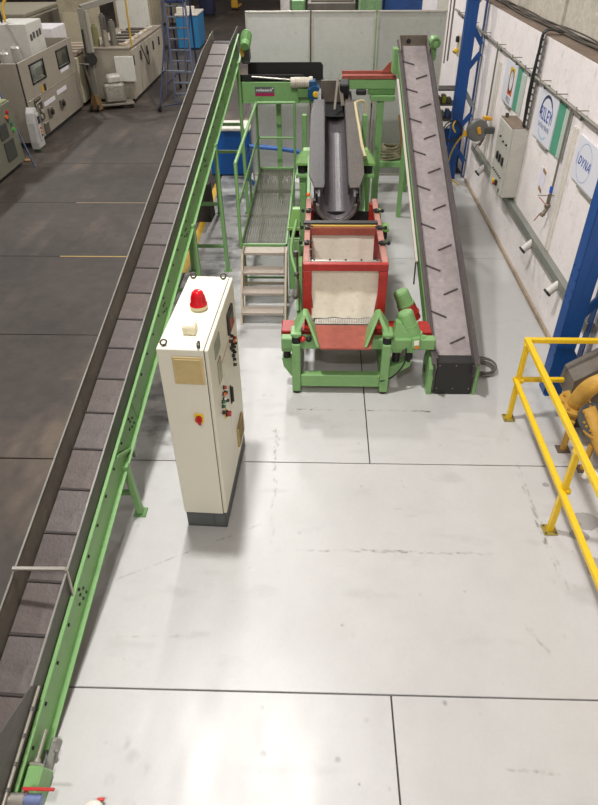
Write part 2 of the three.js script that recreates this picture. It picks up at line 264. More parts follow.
// ---------------------------------------------------------------- long plate belt conveyor on the left
{
  const O = [-1.82, 0, -1.75], d = [0.044, 0.256, -1];
  const F = convFrame(O, d), q = new THREE.Quaternion().setFromRotationMatrix(F);
  const t = thing('plate_conveyor', 'long inclined green conveyor with dark grey plate belt between raised side walls', 'conveyor', O);
  const P = (u, n, s) => { const v = V(u, n, -s).applyMatrix4(F); return [v.x, v.y, v.z]; };
  const L = 10.75, mb = () => new MB(F);
  // right and left channel: web and two flanges turned outwards
  for (const [sx, name] of [[1, 'side_channel'], [-1, 'side_channel']]) {
    const c = sx > 0 ? 0 : -0.53, o = k => c + sx * k;
    const ch = mb().box(o(-0.046), o(-0.038), 0, 0.32, -L, 0.3, 0.002).box(o(-0.046), o(-0.016), 0.312, 0.32, -L, 0.3, 0.002).box(o(-0.046), o(0.004), 0, 0.008, -L, -0.12, 0.002).build(name, green, t);
    if (sx > 0) {
      const bolts = mb(); for (let s = 0.1; s < L - 0.3; s += 0.27) bolts.cyl([-0.042, 0.225, -s], [-0.03, 0.225, -s], 0.013, 0.014, 6);
      for (const s of [1.1, 2.75, 4.3, 5.6, 7.1]) for (const [a, b] of [[0, 0], [0.06, 0.04], [0.06, -0.04], [0.12, 0.02], [0.12, -0.06]]) bolts.cyl([-0.042, 0.13 + b, -s - a], [-0.032, 0.13 + b, -s - a], 0.013, 0.014, 6);
      bolts.build('bolts', blackPaint, ch).userData.kind = 'stuff';
    }
    for (const s of [3.05, 6.0, 9.0]) { mb().box(o(-0.04), o(-0.03), 0.02, 0.27, -s - 0.09, -s + 0.09, 0.002).build('joint_plate', green, ch); }
  }
  // side walls; the near ends rise into a loading hopper
  // prism is in (z, n): map shape x -> local z
  const wallGeo = (u, n0, n1, hi) => {
    const b = mb(); const poly = [[0.3, n0], [-L - 0.1, n0], [-L - 0.1, n1 - 0.1], [-L + 0.9, n1], [-0.42, n1], [0.0, hi], [0.3, hi]];
    const m4 = new THREE.Matrix4().makeBasis(V(0, 0, 1), V(0, 1, 0), V(-1, 0, 0)).setPosition(u, 0, 0); b.prism(poly, 0.008, m4); return b;
  };
  const rw = wallGeo(-0.05, 0.2, 0.5, 0.8).build('side_wall', steelDark, t);
  const lw = wallGeo(-0.48, 0.17, 0.43, 0.72).build('side_wall', steelWall, t);
  mb().box(-0.062, -0.046, 0.494, 0.502, -L + 0.9, -0.42, 0.002).build('wall_lip', galv, rw); mb().box(-0.492, -0.476, 0.425, 0.433, -L + 0.9, -0.42, 0.002).build('wall_lip', galv, lw); 
  mb().cyl([-0.037, 0.42, -0.44], [-0.037, 0.42, 0.26], 0.011, 0.012, 10).build('hinge_rod', steel, t);
  for (const z of [-0.3, -0.14, 0.02, 0.16]) mb().cyl([-0.037, 0.42, z - 0.012], [-0.037, 0.42, z + 0.012], 0.015, 0.019, 10).build('hinge_knuckle', steelDark, t);
  // hinged belt plates, pitch 0.41 m
  const pg = boxUV(new MB().box(-0.205, 0.205, -0.006, 0.006, -0.194, 0.194, 0.004).geo()), hg = new MB().cyl([-0.205, 0, 0], [0.205, 0, 0], 0.013, 0.013, 8).geo(); const pinM = M('#37312f', 0.6, { grime: 0 });
  const plateMats = ['#685f5e', '#6d6463', '#625a5a', '#6a6364'].map(c => M(c, 0.5, { grime: 2, metal: 0.15, bump: 0.002 }));
  for (let k = -1; k * 0.41 + 0.413 < L - 0.1; k++) {
    const s = 0.413 + 0.41 * k + 0.205, p = V(-0.263, 0.2, -s).applyMatrix4(F).sub(V(...O)); const qq = q.clone().multiply(new THREE.Quaternion().setFromEuler(new THREE.Euler((rnd() - 0.5) * 0.03, 0, 0)));
    const pl = copyMesh(pg, plateMats[Math.floor(rnd() * 4)], 'belt_plate', t, p, qq);
    const h = copyMesh(hg, pinM, 'hinge_pin', pl, V(0, 0.003, -0.205));
  }
  mb().box(-0.47, -0.05, 0.1, 0.15, -L, 0.2, 0.003).build('slider_bed', steelDark, t);
  mb().cyl([-0.46, 0.1, -L], [-0.06, 0.1, -L], 0.1).build('head_drum', rubber, t);
  // cross bar over the trough and its gusset
  mb().bar([-0.48, 0.47, -1.22], [-0.05, 0.525, -1.22], 0.03, 0.03).bar([-0.05, 0.525, -1.22], [-0.03, 0.31, -1.1], 0.02, 0.02).bar([-0.472, 0.48, -1.22], [-0.472, 0.42, -1.22], 0.02, 0.02).build('cross_bar', steel, t);
  // legs
  const leg = (z, spread, cross, w = 0.07) => {
    const s = (-1.75 - z) / 0.969, R = P(-0.02, 0.1, s), Lf = P(-0.51, 0.1, s);
    for (const [p, k] of [[R, 1], [Lf, -1]]) {
      const lg = new MB().bar([p[0] + k * spread, 0.01, z], [p[0], p[1] - 0.05, z], w, w * 0.8).build('leg', green, t);
      new MB().box(p[0] + k * spread - 0.06, p[0] + k * spread + 0.06, 0, 0.012, z - 0.06, z + 0.06, 0.003).build('foot_plate', greenD, lg);
    }
    for (const c of cross) if (c < R[1] - 0.15) new MB().bar([Lf[0] - spread * (1 - c / R[1]), c, z], [R[0] + spread * (1 - c / R[1]), c, z], 0.04, 0.05).build('cross_tie', green, t);
    return [R, Lf];
  };
  leg(-4.08, 0.04, [0.28]); leg(-7.5, 0.03, [0.6]); leg(-9.3, 0.04, [0.42, 1.1]);
  { const [R] = leg(-11.75, 0.03, [1.15, 1.62]); }
  mb().bar([-0.03, 0.28, -2.35], [-0.03, 0.02, -2.6], 0.035, 0.03).build('leg_brace', green, t);
  mb().box(-0.03, 0.01, -0.12, 0.0, -2.72, -2.6, 0.004).build('adjuster_bracket', galv, t);
  // tail: take-up housing, tension screw, bracket
  mb().box(-0.03, 0.075, 0.03, 0.25, 0.0, 0.32, 0.012).build('takeup_housing', green, t);
  mb().cyl([0.0, 0.19, 0.0], [0.0, 0.19, -0.22], 0.012).cyl([0.0, 0.19, -0.01], [0.0, 0.19, -0.045], 0.024, 0.024, 6).box(-0.036, 0.04, 0.14, 0.24, -0.02, 0.0, 0.003).build('tension_screw', steel, t);
  mb().box(0.0, 0.05, -0.05, 0.05, -0.2, 0.05, 0.01).bar([0.03, 0.05, -0.18], [0.06, -0.06, 0.02], 0.03, 0.02).bar([0.06, 0.05, -0.12], [0.03, -0.06, -0.02], 0.03, 0.02).build('tail_bracket', galv, t);
  // head drive
  const mo = (k) => [0.13, 0.36 - 0.06 * k, -L + 0.1 + 0.34 * k];
  new MB(F).cyl(mo(0), mo(0.85), 0.08).cyl(mo(0.85), mo(1), 0.085, 0.065).build('drive_motor', green, t, 'green finned motor');
  for (let k = 0; k < 6; k++) new MB(F).cyl(mo(0.1 + 0.11 * k), mo(0.13 + 0.11 * k), 0.092).build('motor_fin', green, t);
  new MB(F).cyl(mo(1), mo(1.01), 0.06).build('fan_cover', greenD, t);
  new MB(F).box(0.02, 0.16, -0.06, 0.26, -L + 0.02, -L + 0.26, 0.02).build('gearbox', darkGrey, t); new MB(F).box(0.03, 0.09, 0.1, 0.26, -L + 0.26, -L + 0.36, 0.01).build('torque_bracket', M('#b08a2e', 0.5), t);
}
// valve pipe at the tail of the plate conveyor
{
  const t = thing('valve_pipe', 'grey compressed-air pipe with two red-handled ball valves at conveyor foot', 'pipe', [-1.86, 0, -1.5]);
  const y = 0.31, z = -1.465;
  new MB().cyl([-2.02, y, z], [-1.78, y, z], 0.035).cyl([-1.93, y, z], [-1.9, y, z], 0.045, 0.045, 8).cyl([-1.79, y, z], [-1.76, y, z], 0.045, 0.045, 8).build('pipe', steel, t);
  new MB().cyl([-1.76, y, z], [-1.66, y, z], 0.034).build('end_fitting', M('#7f8fc0', 0.4, { metal: 0.5 }), t);
  new MB().box(-1.78, -1.58, y + 0.05, y + 0.06, z - 0.05, z - 0.03, 0.003).cyl([-1.765, y, z - 0.04], [-1.765, y + 0.055, z - 0.04], 0.01).build('valve_handle', redKnob, t);
  new MB().box(-1.95, -1.88, y + 0.05, y + 0.06, z - 0.09, z - 0.06, 0.003).cyl([-1.92, y, z - 0.06], [-1.92, y + 0.055, z - 0.07], 0.01).build('valve_handle', redKnob, t);
  new MB().bar([-1.98, 0, z], [-1.98, y, z], 0.03, 0.03).bar([-1.8, 0, z], [-1.8, y, z], 0.03, 0.03).build('pipe_stand', galv, t);
}
// small canister on the floor
{
  const p = [-1.4, 0, -1.47];
  const t = thing('spray_canister', 'white round canister with red cap standing on the white floor', 'canister', p);
  new MB().lathe([[0, 0], [0.075, 0], [0.08, 0.02], [0.08, 0.1], [0.06, 0.13], [0, 0.135]], p).build('body', whitePlain, t);
  new MB().cyl([p[0] + 0.02, 0.132, p[2] + 0.015], [p[0] + 0.02, 0.16, p[2] + 0.015], 0.036, 0.034).build('cap', redBright, t);
  new MB().cyl([p[0] + 0.03, 0.0, p[2] - 0.09], [p[0] + 0.03, 0.07, p[2] - 0.09], 0.014).build('nozzle', steel, t);
  new MB().box(p[0] + 0.008, p[0] + 0.055, 0.07, 0.08, p[2] - 0.1, p[2] - 0.08, 0.003).bar([p[0] + 0.03, 0.03, p[2] - 0.09], [p[0] + 0.02, 0.03, p[2] - 0.06], 0.012, 0.012).build('lever', redBright, t);
}

// ---------------------------------------------------------------- chevron belt conveyor on the right
{
  const O = [1.61, 0.43, -6.1], d = [-0.007, 0.388, -1], F = convFrame(O, d), mb = () => new MB(F), L = 6.4;
  const base = [1.61, 0, -6.1]; const t = thing('chevron_conveyor', 'steep inclined conveyor with grey rubber belt and angled cleats beside right wall', 'conveyor', base);
  const q = new THREE.Quaternion().setFromRotationMatrix(F);
  mb().box(-0.235, 0.205, -0.012, 0, -L - 0.1, 0.05, 0.003).build('belt', M('#a49ca0', 0.55, { grime: 2, bump: 0.002 }), t, 'worn grey rubber belt');
  const cg = boxUV(new MB().box(-0.105, 0.105, 0, 0.022, -0.009, 0.009, 0.005).geo()); const cm = M('#5b5457', 0.6);
  for (let k = 0; k < 9; k++) for (const sd of [1, -1]) {
    const s = (sd > 0 ? 0.36 : 0.0) + k * 0.753; if (s > L - 0.1 || s < 0.1) continue;
    const p = V(sd > 0 ? 0.06 : -0.125, 0, -(s - 0.05)).applyMatrix4(F).sub(V(...base));
    copyMesh(cg, cm, 'cleat', t, p, q.clone().multiply(new THREE.Quaternion().setFromEuler(new THREE.Euler(0, sd > 0 ? 0.5 : -0.5, 0))));
  }
  // side frames: dark walls, grey edge, green channel
  const wallR = mb().box(0.205, 0.225, -0.1, 0.1, -L - 0.1, 0.15, 0.004).box(0.225, 0.262, 0.08, 0.1, -L - 0.1, 0.1, 0.004).build('side_wall', M('#575153', 0.5, { grime: 2 }), t);
  mb().box(-0.255, -0.235, -0.1, 0.1, -L - 0.1, 0.15, 0.004).box(-0.29, -0.255, 0.08, 0.1, -L - 0.1, 0.1, 0.004).build('side_wall', M('#575153', 0.5, { grime: 2 }), t);
  mb().box(-0.3, -0.262, -0.12, 0.075, -L + 0.1, -0.15, 0.004).build('side_channel', greenD, t);
  mb().box(0.232, 0.262, -0.12, 0.07, -L + 0.1, -0.15, 0.004).build('side_channel', greenD, t);
  mb().box(-0.345, -0.31, 0.0, 0.035, -L + 0.9, -1.55, 0.006).build('conduit', M('#c9c4bd', 0.5), t, 'light grey conduit along the frame');
  mb().bar([-0.33, 0.0, -1.6], [-0.33, -0.3, -1.45], 0.02, 0.02).build('conduit_drop', steelDark, t);
  // return belt and bed
  mb().box(-0.23, 0.2, -0.1, -0.03, -L, -0.1, 0.004).build('belt_bed', steelDark, t);
  // tail box
  const tb = new MB().box(1.4, 1.84, 0.0, 0.46, -6.08, -6.04, 0.006).build('tail_cover', blackPaint, t, 'black tail cover with bolts');
  { const b = new MB(); for (const x of [1.43, 1.62, 1.81]) for (const y of [0.09, 0.42]) b.cyl([x, y, -6.042], [x, y, -6.034], 0.006, 0.006, 6); b.build('cover_bolts', steel, tb).userData.kind = 'stuff'; }
  new MB().box(1.4, 1.84, 0.43, 0.465, -6.2, -6.05, 0.006).build('cover_lip', blackPaint, t);
  for (const [x0, x1] of [[1.31, 1.37], [1.86, 1.9]]) {
    const pl = [[0.02, 0], [0.36, 0], [0.42, 0.08], [0.42, 0.3], [0.33, 0.43], [0.1, 0.46], [0.02, 0.36]];
    new MB().prism(pl, x1 - x0 - 0.012, new THREE.Matrix4().makeBasis(V(0, 0, -1), V(0, 1, 0), V(1, 0, 0)).setPosition(x0 + 0.006, 0.006, -6.02), 0.006).build('tail_plate', green, t);
    new MB().cyl([x0 - 0.008, 0.2, -6.3], [x1 + 0.008, 0.2, -6.3], 0.05).build('tail_bearing', steelDark, t);
  }
  new MB().cyl([1.38, 0.2, -6.32], [1.86, 0.2, -6.32], 0.15).build('tail_drum', rubber, t);
  new MB().box(1.372, 1.4, 0.03, 0.52, -6.5, -6.05, 0.006).build('tail_side', steelDark, t); new MB().box(1.84, 1.865, 0.03, 0.52, -6.5, -6.05, 0.006).build('tail_side', steelDark, t);
  // head: upright back plate, cheeks, drive, bracket
  const hp = V(0, 0, -L - 0.05).applyMatrix4(F);
  const bp = new MB().box(hp.x - 0.25, hp.x + 0.22, hp.y - 0.15, hp.y + 0.17, hp.z - 0.06, hp.z - 0.035, 0.004).build('back_plate', M('#7d766c', 0.5, { grime: 2, metal: 0.3 }), t);
  new MB().cyl([hp.x - 0.09, hp.y + 0.08, hp.z - 0.038], [hp.x - 0.09, hp.y + 0.08, hp.z - 0.025], 0.04).build('plate_hole', blackRubber, bp);
  for (const x of [hp.x - 0.26, hp.x + 0.21]) new MB().hex([[x, hp.y - 0.3, hp.z - 0.05], [x + 0.015, hp.y - 0.3, hp.z - 0.05], [x + 0.015, hp.y - 0.3, hp.z + 0.35], [x, hp.y - 0.3, hp.z + 0.35], [x, hp.y + 0.17, hp.z - 0.05], [x + 0.015, hp.y + 0.17, hp.z - 0.05], [x + 0.015, hp.y + 0.02, hp.z + 0.35], [x, hp.y + 0.02, hp.z + 0.35]]).build('cheek_plate', steelWall, t);
  const mx = hp.x + 0.3, my = hp.y + 0.05, mz = hp.z + 0.15;
  new MB().cyl([mx + 0.02, my + 0.05, mz - 0.12], [mx + 0.02, my + 0.05, mz + 0.14], 0.085).build('drive_motor', green, t, 'green drive motor'); new MB().torus([mx + 0.02, my + 0.05, mz + 0.14], 0.06, 0.02).build('fan_cowl', greenD, t);
  new MB().box(mx - 0.07, mx + 0.06, my - 0.22, my, mz - 0.08, mz + 0.08, 0.02).build('gearbox', greenD, t);
  new MB().box(hp.x - 0.36, hp.x - 0.27, hp.y - 0.36, hp.y + 0.02, hp.z + 0.05, hp.z + 0.3, 0.01).build('head_bracket', green, t);
  for (const x of [1.5, 1.8]) new MB().bar([x, 0, -11.6], [x, 2.3, -11.6], 0.08, 0.08).build('leg', green, t);
}
// cable coil beside the chevron conveyor
{
  const m = new MB(); for (let k = 0; k < 5; k++) { const pts = []; for (let a = 0; a < 9; a++) { const w = a / 9 * Math.PI * 2; pts.push([2.08 + (0.13 + 0.012 * k) * Math.cos(w) + 0.01 * Math.sin(k * 3), 0.02 + 0.016 * k + 0.006 * Math.sin(w * 2 + k), -6.55 + (0.12 + 0.012 * k) * Math.sin(w)]); } m.tube(pts, 0.009, 40, 6, true); }
  m.tube([[1.92, 0.2, -6.4], [1.98, 0.12, -6.35], [2.05, 0.03, -6.38], [2.15, 0.015, -6.4]], 0.009, 20, 6);
  tag(m.build('cable_coil', M('#6c6862', 0.7), null), 'coil of grey cable lying on floor beside black conveyor cover', 'cable');
}

// ---------------------------------------------------------------- vibratory machine with red hopper
{
  const t = thing('vibratory_feeder', 'green vibratory machine with red open hopper frame and canvas flaps', 'machine', [0.28, 0, -6.1]);
  // base frame
  for (const x of [-0.245, 0.795]) {
    const l = new MB().box(x - 0.05, x + 0.05, 0.03, 0.7, -6.18, -6.06, 0.01).build('leg', green, t); new MB().cyl([x, 0, -6.12], [x, 0.04, -6.12], 0.05).build('rubber_foot', blackRubber, l);
    const r = new MB().box(x - 0.05, x + 0.05, 0.03, 0.7, -8.9, -8.78, 0.01).build('leg', green, t); new MB().cyl([x, 0, -8.84], [x, 0.04, -8.84], 0.05).build('rubber_foot', blackRubber, r);
    new MB().box(x - 0.04, x + 0.04, 0.1, 0.24, -8.78, -6.18, 0.008).build('side_rail', green, t);
    new MB().hex([[x - 0.03, 0.24, -7.4], [x + 0.03, 0.24, -7.4], [x + 0.03, 0.24, -8.0], [x - 0.03, 0.24, -8.0], [x - 0.03, 0.95, -7.55], [x + 0.03, 0.95, -7.55], [x + 0.03, 0.95, -7.85], [x - 0.03, 0.95, -7.85]]).build('support_post', green, t);
  }
  new MB().box(-0.195, 0.745, 0.1, 0.27, -6.17, -6.07, 0.01).build('lower_beam', green, t);
  // vibrating frame: upper cross beam, red cross member, springs
  new MB().box(-0.42, 1.36, 0.57, 0.71, -6.28, -6.17, 0.01).build('upper_beam', green, t);
  new MB().box(-0.43, 1.34, 0.58, 0.7, -6.62, -6.36, 0.01).build('cross_member', red, t, 'red cross member');
  for (const x of [-0.245, 0.795]) {
    new MB().cyl([x, 0.7, -6.12], [x, 0.79, -6.12], 0.05).build('spring_mount', blackRubber, t);
    new MB().cyl([x, 0.79, -6.12], [x, 0.82, -6.12], 0.06).box(x - 0.06, x + 0.06, 0.81, 0.84, -6.25, -6.06, 0.006).build('mount_plate', green, t);
    const k = x < 0.2 ? 1 : -1;
    new MB().hex([[x - 0.03, 0.82, -6.1], [x + 0.03, 0.82, -6.1], [x + 0.03, 0.82, -6.4], [x - 0.03, 0.82, -6.4], [x + k * 0.1 - 0.02, 1.0, -6.22], [x + k * 0.1 + 0.02, 1.0, -6.22], [x + k * 0.1 + 0.02, 1.0, -6.36], [x + k * 0.1 - 0.02, 1.0, -6.36]]).build('gusset', green, t);
    new MB().hex([[x + k * 0.1, 1.0, -6.2], [x + k * 0.13, 1.0, -6.2], [x + k * 0.13, 0.98, -6.38], [x + k * 0.1, 0.98, -6.38], [x + k * 0.235, 0.7, -6.02], [x + k * 0.265, 0.7, -6.02], [x + k * 0.24, 0.73, -6.34], [x + k * 0.21, 0.73, -6.34]]).build('cheek', green, t);
  }
  new MB().sph([-0.17, 0.75, -6.1], 0.035).build('rubber_stop', redBright, t, 'bright red rubber stop');
  new MB().sph([-0.1, 0.75, -6.1], 0.035).build('rubber_stop', blackRubber, t);
  // lower left arm with springs
  new MB().hex([[-0.4, 0.3, -6.2], [-0.28, 0.12, -6.2], [-0.28, 0.12, -6.3], [-0.4, 0.3, -6.3], [-0.42, 0.42, -6.2], [-0.28, 0.42, -6.2], [-0.28, 0.42, -6.3], [-0.42, 0.42, -6.3]]).build('outrigger', green, t);
  new MB().cyl([-0.36, 0.42, -6.24], [-0.36, 0.52, -6.24], 0.045).build('spring_mount', blackRubber, t); new MB().box(-0.42, -0.3, 0.52, 0.6, -6.3, -6.18, 0.008).build('mount_plate', green, t);
  new MB().hex([[0.83, 0.12, -6.2], [1.1, 0.32, -6.2], [1.1, 0.32, -6.32], [0.83, 0.12, -6.32], [0.83, 0.3, -6.2], [1.12, 0.42, -6.2], [1.12, 0.42, -6.32], [0.83, 0.3, -6.32]]).build('outrigger', green, t);
  for (const x of [0.93, 1.08]) { new MB().cyl([x, 0.38, -6.24], [x, 0.52, -6.24], 0.045).build('spring_mount', blackRubber, t); new MB().box(x - 0.06, x + 0.06, 0.52, 0.6, -6.3, -6.18, 0.008).build('mount_plate', green, t); }
  new MB().tube([[0.75, 0.2, -6.05], [0.9, 0.24, -6.1], [1.02, 0.4, -6.14], [1.03, 0.6, -6.16]], 0.01, 24, 6).build('motor_cable', cableM, t);
  // pan, lip, perforated strip
  new MB().hex([[0.03, 0.665, -6.02], [0.61, 0.665, -6.02], [0.68, 0.745, -6.38], [-0.04, 0.745, -6.38], [0.03, 0.685, -6.02], [0.61, 0.685, -6.02], [0.68, 0.77, -6.38], [-0.04, 0.77, -6.38]]).build('chute_lip', redWorn, t, 'worn red chute lip');
  new MB().hex([[-0.04, 0.72, -6.38], [0.68, 0.72, -6.38], [0.72, 0.78, -8.3], [-0.12, 0.78, -8.3], [-0.04, 0.76, -6.38], [0.68, 0.76, -6.38], [0.72, 0.84, -8.3], [-0.12, 0.84, -8.3]]).build('pan', galv, t);
  { const s = new MB(); s.box(-0.03, 0.67, 0.77, 0.785, -6.52, -6.4, 0.003); s.build('screen_strip', M('#d8d6d0', 0.5, { grime: 2 }), t); const h = new MB(); for (let i = 0; i < 34; i++) for (let j = 0; j < 4; j++) h.cyl([-0.015 + i * 0.0205, 0.784, -6.42 - j * 0.026], [-0.015 + i * 0.0205, 0.788, -6.42 - j * 0.026], 0.006, 0.006, 6); const hm = h.build('screen_holes', darkGrey, t); hm.userData.kind = 'stuff'; }
  // red hopper frame
  const zf = -6.48, zb = -8.5, x0 = -0.175, x1 = 0.785, H = 1.5;
  new MB().box(x0, x1, H - 0.09, H, zf - 0.06, zf, 0.008).build('front_rail', red, t);
  for (const x of [x0, x1 - 0.1]) {
    new MB().box(x, x + 0.1, 0.76, H - 0.09, zf - 0.06, zf, 0.008).build('front_post', red, t);
    const inner = x < 0 ? 1 : -1, xe = x < 0 ? x + 0.1 : x;
    new MB().hex([[xe, 0.82, zf - 0.05], [xe + inner * 0.03, 0.82, zf - 0.05], [xe + inner * 0.03, 0.82, zf - 0.03], [xe, 0.82, zf - 0.03], [xe, 1.1, zf - 0.05], [xe + inner * 0.001, 1.1, zf - 0.05], [xe + inner * 0.001, 1.1, zf - 0.03], [xe, 1.1, zf - 0.03]]).build('corner_gusset', redWorn, t);
    new MB().box(x < 0 ? x0 : x1 - 0.07, x < 0 ? x0 + 0.07 : x1, H - 0.05, H, zb, zf - 0.06, 0.006).build('top_rail', M('#b8837a', 0.6, { grime: 2 }), t, 'worn pinkish top rail');
    new MB().box(x < 0 ? x0 : x1 - 0.02, x < 0 ? x0 + 0.02 : x1, 0.8, H - 0.05, zb, zf - 0.06, 0.004).build('side_panel', red, t);
    new MB().box(x, x + 0.1, 0.8, H - 0.05, zb, zb + 0.08, 0.006).build('rear_post', red, t);
  }
  new MB().box(x0 + 0.02, x1 - 0.02, 0.82, 1.32, zb - 0.01, zb + 0.01, 0.004).build('rear_panel', blackRubber, t);
  // canvas flaps with clamp bars
  const flap = (zt, yt, zbm, yb, xa, xb) => { const g = new THREE.PlaneGeometry(xb - xa, 1, 24, 14), p = g.attributes.position; for (let i = 0; i < p.count; i++) { const v = 0.5 - p.getY(i), u = p.getX(i); p.setXYZ(i, (xa + xb) / 2 + u, yt + (yb - yt) * v, zt + (zbm - zt) * v * v + 0.012 * Math.sin(u * 14) * v + 0.006 * Math.sin(u * 33 + 2) * v); } g.computeVertexNormals(); return new MB().add(g); };
  const front = flap(-6.56, 1.43, -6.5, 0.8, -0.09, 0.7); front.build('canvas_flap', canvasCloth, t, 'beige canvas flap');
  new MB().box(-0.07, 0.68, 1.24, 1.27, -6.6, -6.565, 0.004).build('clamp_bar', steel, t);
  flap(-7.56, 1.42, -7.52, 0.86, -0.09, 0.7).build('canvas_flap', canvasCloth, t);
  new MB().box(x0 - 0.02, x1 - 0.05, H, H + 0.03, -7.66, -7.58, 0.005).build('cover_edge', blackPaint, t, 'black edge strip');
  new MB().box(x0 + 0.07, x1 - 0.07, H - 0.02, H + 0.004, -7.6, -7.55, 0.004).build('yellow_strip', M('#c9a44d', 0.6), t);
  new MB().box(x0 + 0.07, x1 - 0.07, H - 0.12, H - 0.02, -7.58, -7.54, 0.005).build('cross_rail', redWorn, t);
  new MB().box(-0.08, 0.7, 1.44, 1.46, -6.68, -6.64, 0.004).build('clamp_bar', steel, t);
  { const b = new MB(); for (let k = 0; k < 5; k++) b.cyl([-0.05 + k * 0.18, 1.46, -6.66], [-0.05 + k * 0.18, 1.475, -6.66], 0.012, 0.012, 6); b.build('clamp_bolts', steelDark, t).userData.kind = 'stuff'; }
  // toggle clamps on the rails
  for (const z of [-8.0, -7.45, -7.0]) for (const [x, k] of [[x0 + 0.035, -1], [x1 - 0.035, 1]]) {
    new MB().cyl([x - 0.05, H + 0.02, z], [x + 0.07 * (k + 0.15), H + 0.02, z], 0.013, 0.013, 10).cyl([x + k * 0.07, H + 0.02, z - 0.01], [x + k * 0.07, H + 0.02, z + 0.01], 0.024, 0.024, 10).bar([x, H + 0.05, z], [x - k * 0.07, H + 0.07, z + 0.09], 0.014, 0.014).box(x - 0.03, x + 0.03, H, H + 0.04, z - 0.03, z + 0.03, 0.006).build('toggle_clamp', blackPaint, t);
  }
  new MB().sph([-0.15, 1.55, -8.5], 0.028).build('marker_cap', orange, t);
  // side column with spring pads on the left
  new MB().box(-0.42, -0.26, 0.24, 1.0, -8.45, -8.25, 0.01).build('side_column', green, t); new MB().box(-0.42, -0.26, 1.0, 1.03, -8.45, -8.25, 0.004).build('pad_plate', green, t); new MB().box(-0.43, -0.25, 1.15, 1.19, -8.47, -8.23, 0.004).hex([[-0.42, 1.19, -8.45], [-0.26, 1.19, -8.45], [-0.26, 1.19, -8.25], [-0.42, 1.19, -8.25], [-0.36, 1.42, -8.4], [-0.26, 1.42, -8.4], [-0.26, 1.42, -8.3], [-0.36, 1.42, -8.3]]).build('spring_bracket', M('#7eb060', 0.42), t);
  new MB().cyl([-0.34, 1.03, -8.35], [-0.34, 1.15, -8.35], 0.07).build('spring_pad', blackRubber, t);
  new MB().box(0.84, 0.94, 0.24, 1.0, -8.45, -8.25, 0.01).build('side_column', green, t); new MB().cyl([0.89, 1.0, -8.35], [0.89, 1.12, -8.35], 0.06).build('spring_pad', blackRubber, t); new MB().box(0.8, 0.96, 1.12, 1.18, -8.45, -8.25, 0.01).box(0.78, 0.84, 1.18, 1.4, -8.42, -8.3, 0.01).build('spring_bracket', M('#7eb060', 0.42), t);
  new MB().tube([[-0.3, 1.35, -8.1], [-0.36, 1.1, -7.7], [-0.27, 0.9, -7.3], [-0.24, 0.7, -6.8]], 0.022, 30, 8).build('air_hose', green, t);
  new MB().pipe([[-0.26, 1.3, -7.2], [-0.26, 0.95, -7.2], [-0.26, 0.95, -6.7]], 0.014).sph([-0.27, 1.02, -7.18], 0.035).sph([-0.27, 0.96, -6.72], 0.035).cyl([-0.28, 1.25, -7.2], [-0.28, 1.32, -7.2], 0.03).build('fittings', steelDark, t);
  // unbalance motors on the right
  const motor = (base, top, body, fl, nm) => {
    const a = V(...base), b = V(...top), D = b.clone().sub(a), at = k => { const v = a.clone().addScaledVector(D, k); return [v.x, v.y, v.z]; };
    new MB().cyl(at(0), at(0.52), 0.115, 0.11).cyl(at(0.2), at(0.24), 0.128).build(nm, body, t);
    new MB().cyl(at(0.52), at(0.58), 0.112).cyl(at(0.58), at(0.94), 0.098, 0.094).cyl(at(0.94), at(1), 0.094, 0.082).build('motor_cap', fl, t);
  };
  motor([1.16, 0.62, -6.78], [0.99, 0.98, -6.84], red, green, 'unbalance_motor'); motor([1.13, 0.6, -6.3], [1.0, 0.96, -6.38], green, green, 'unbalance_motor');
  new MB().hex([[0.86, 0.66, -6.2], [1.12, 0.66, -6.2], [1.12, 0.66, -6.36], [0.86, 0.66, -6.36], [0.9, 0.88, -6.26], [0.96, 0.88, -6.26], [0.96, 0.88, -6.36], [0.9, 0.88, -6.36]]).build('motor_plate', green, t);
  new MB().obox([1.13, 0.68, -6.16], [0.1, 0.13, 0.05], [-0.2, 0.2, 0]).build('terminal_box', green, t); new MB().obox([1.135, 0.69, -6.132], [0.06, 0.06, 0.006], [-0.2, 0.2, 0], 0.002).build('rating_plate', whitePlain, t); new MB().obox([1.145, 0.635, -6.125], [0.05, 0.025, 0.006], [-0.2, 0.2, 0], 0.002).build('warning_sticker', orange, t);
  t.position.z += 0.04;
  new MB().cyl([1.18, 0.7, -6.22], [1.27, 0.66, -6.26], 0.05).build('flange', green, t);
}
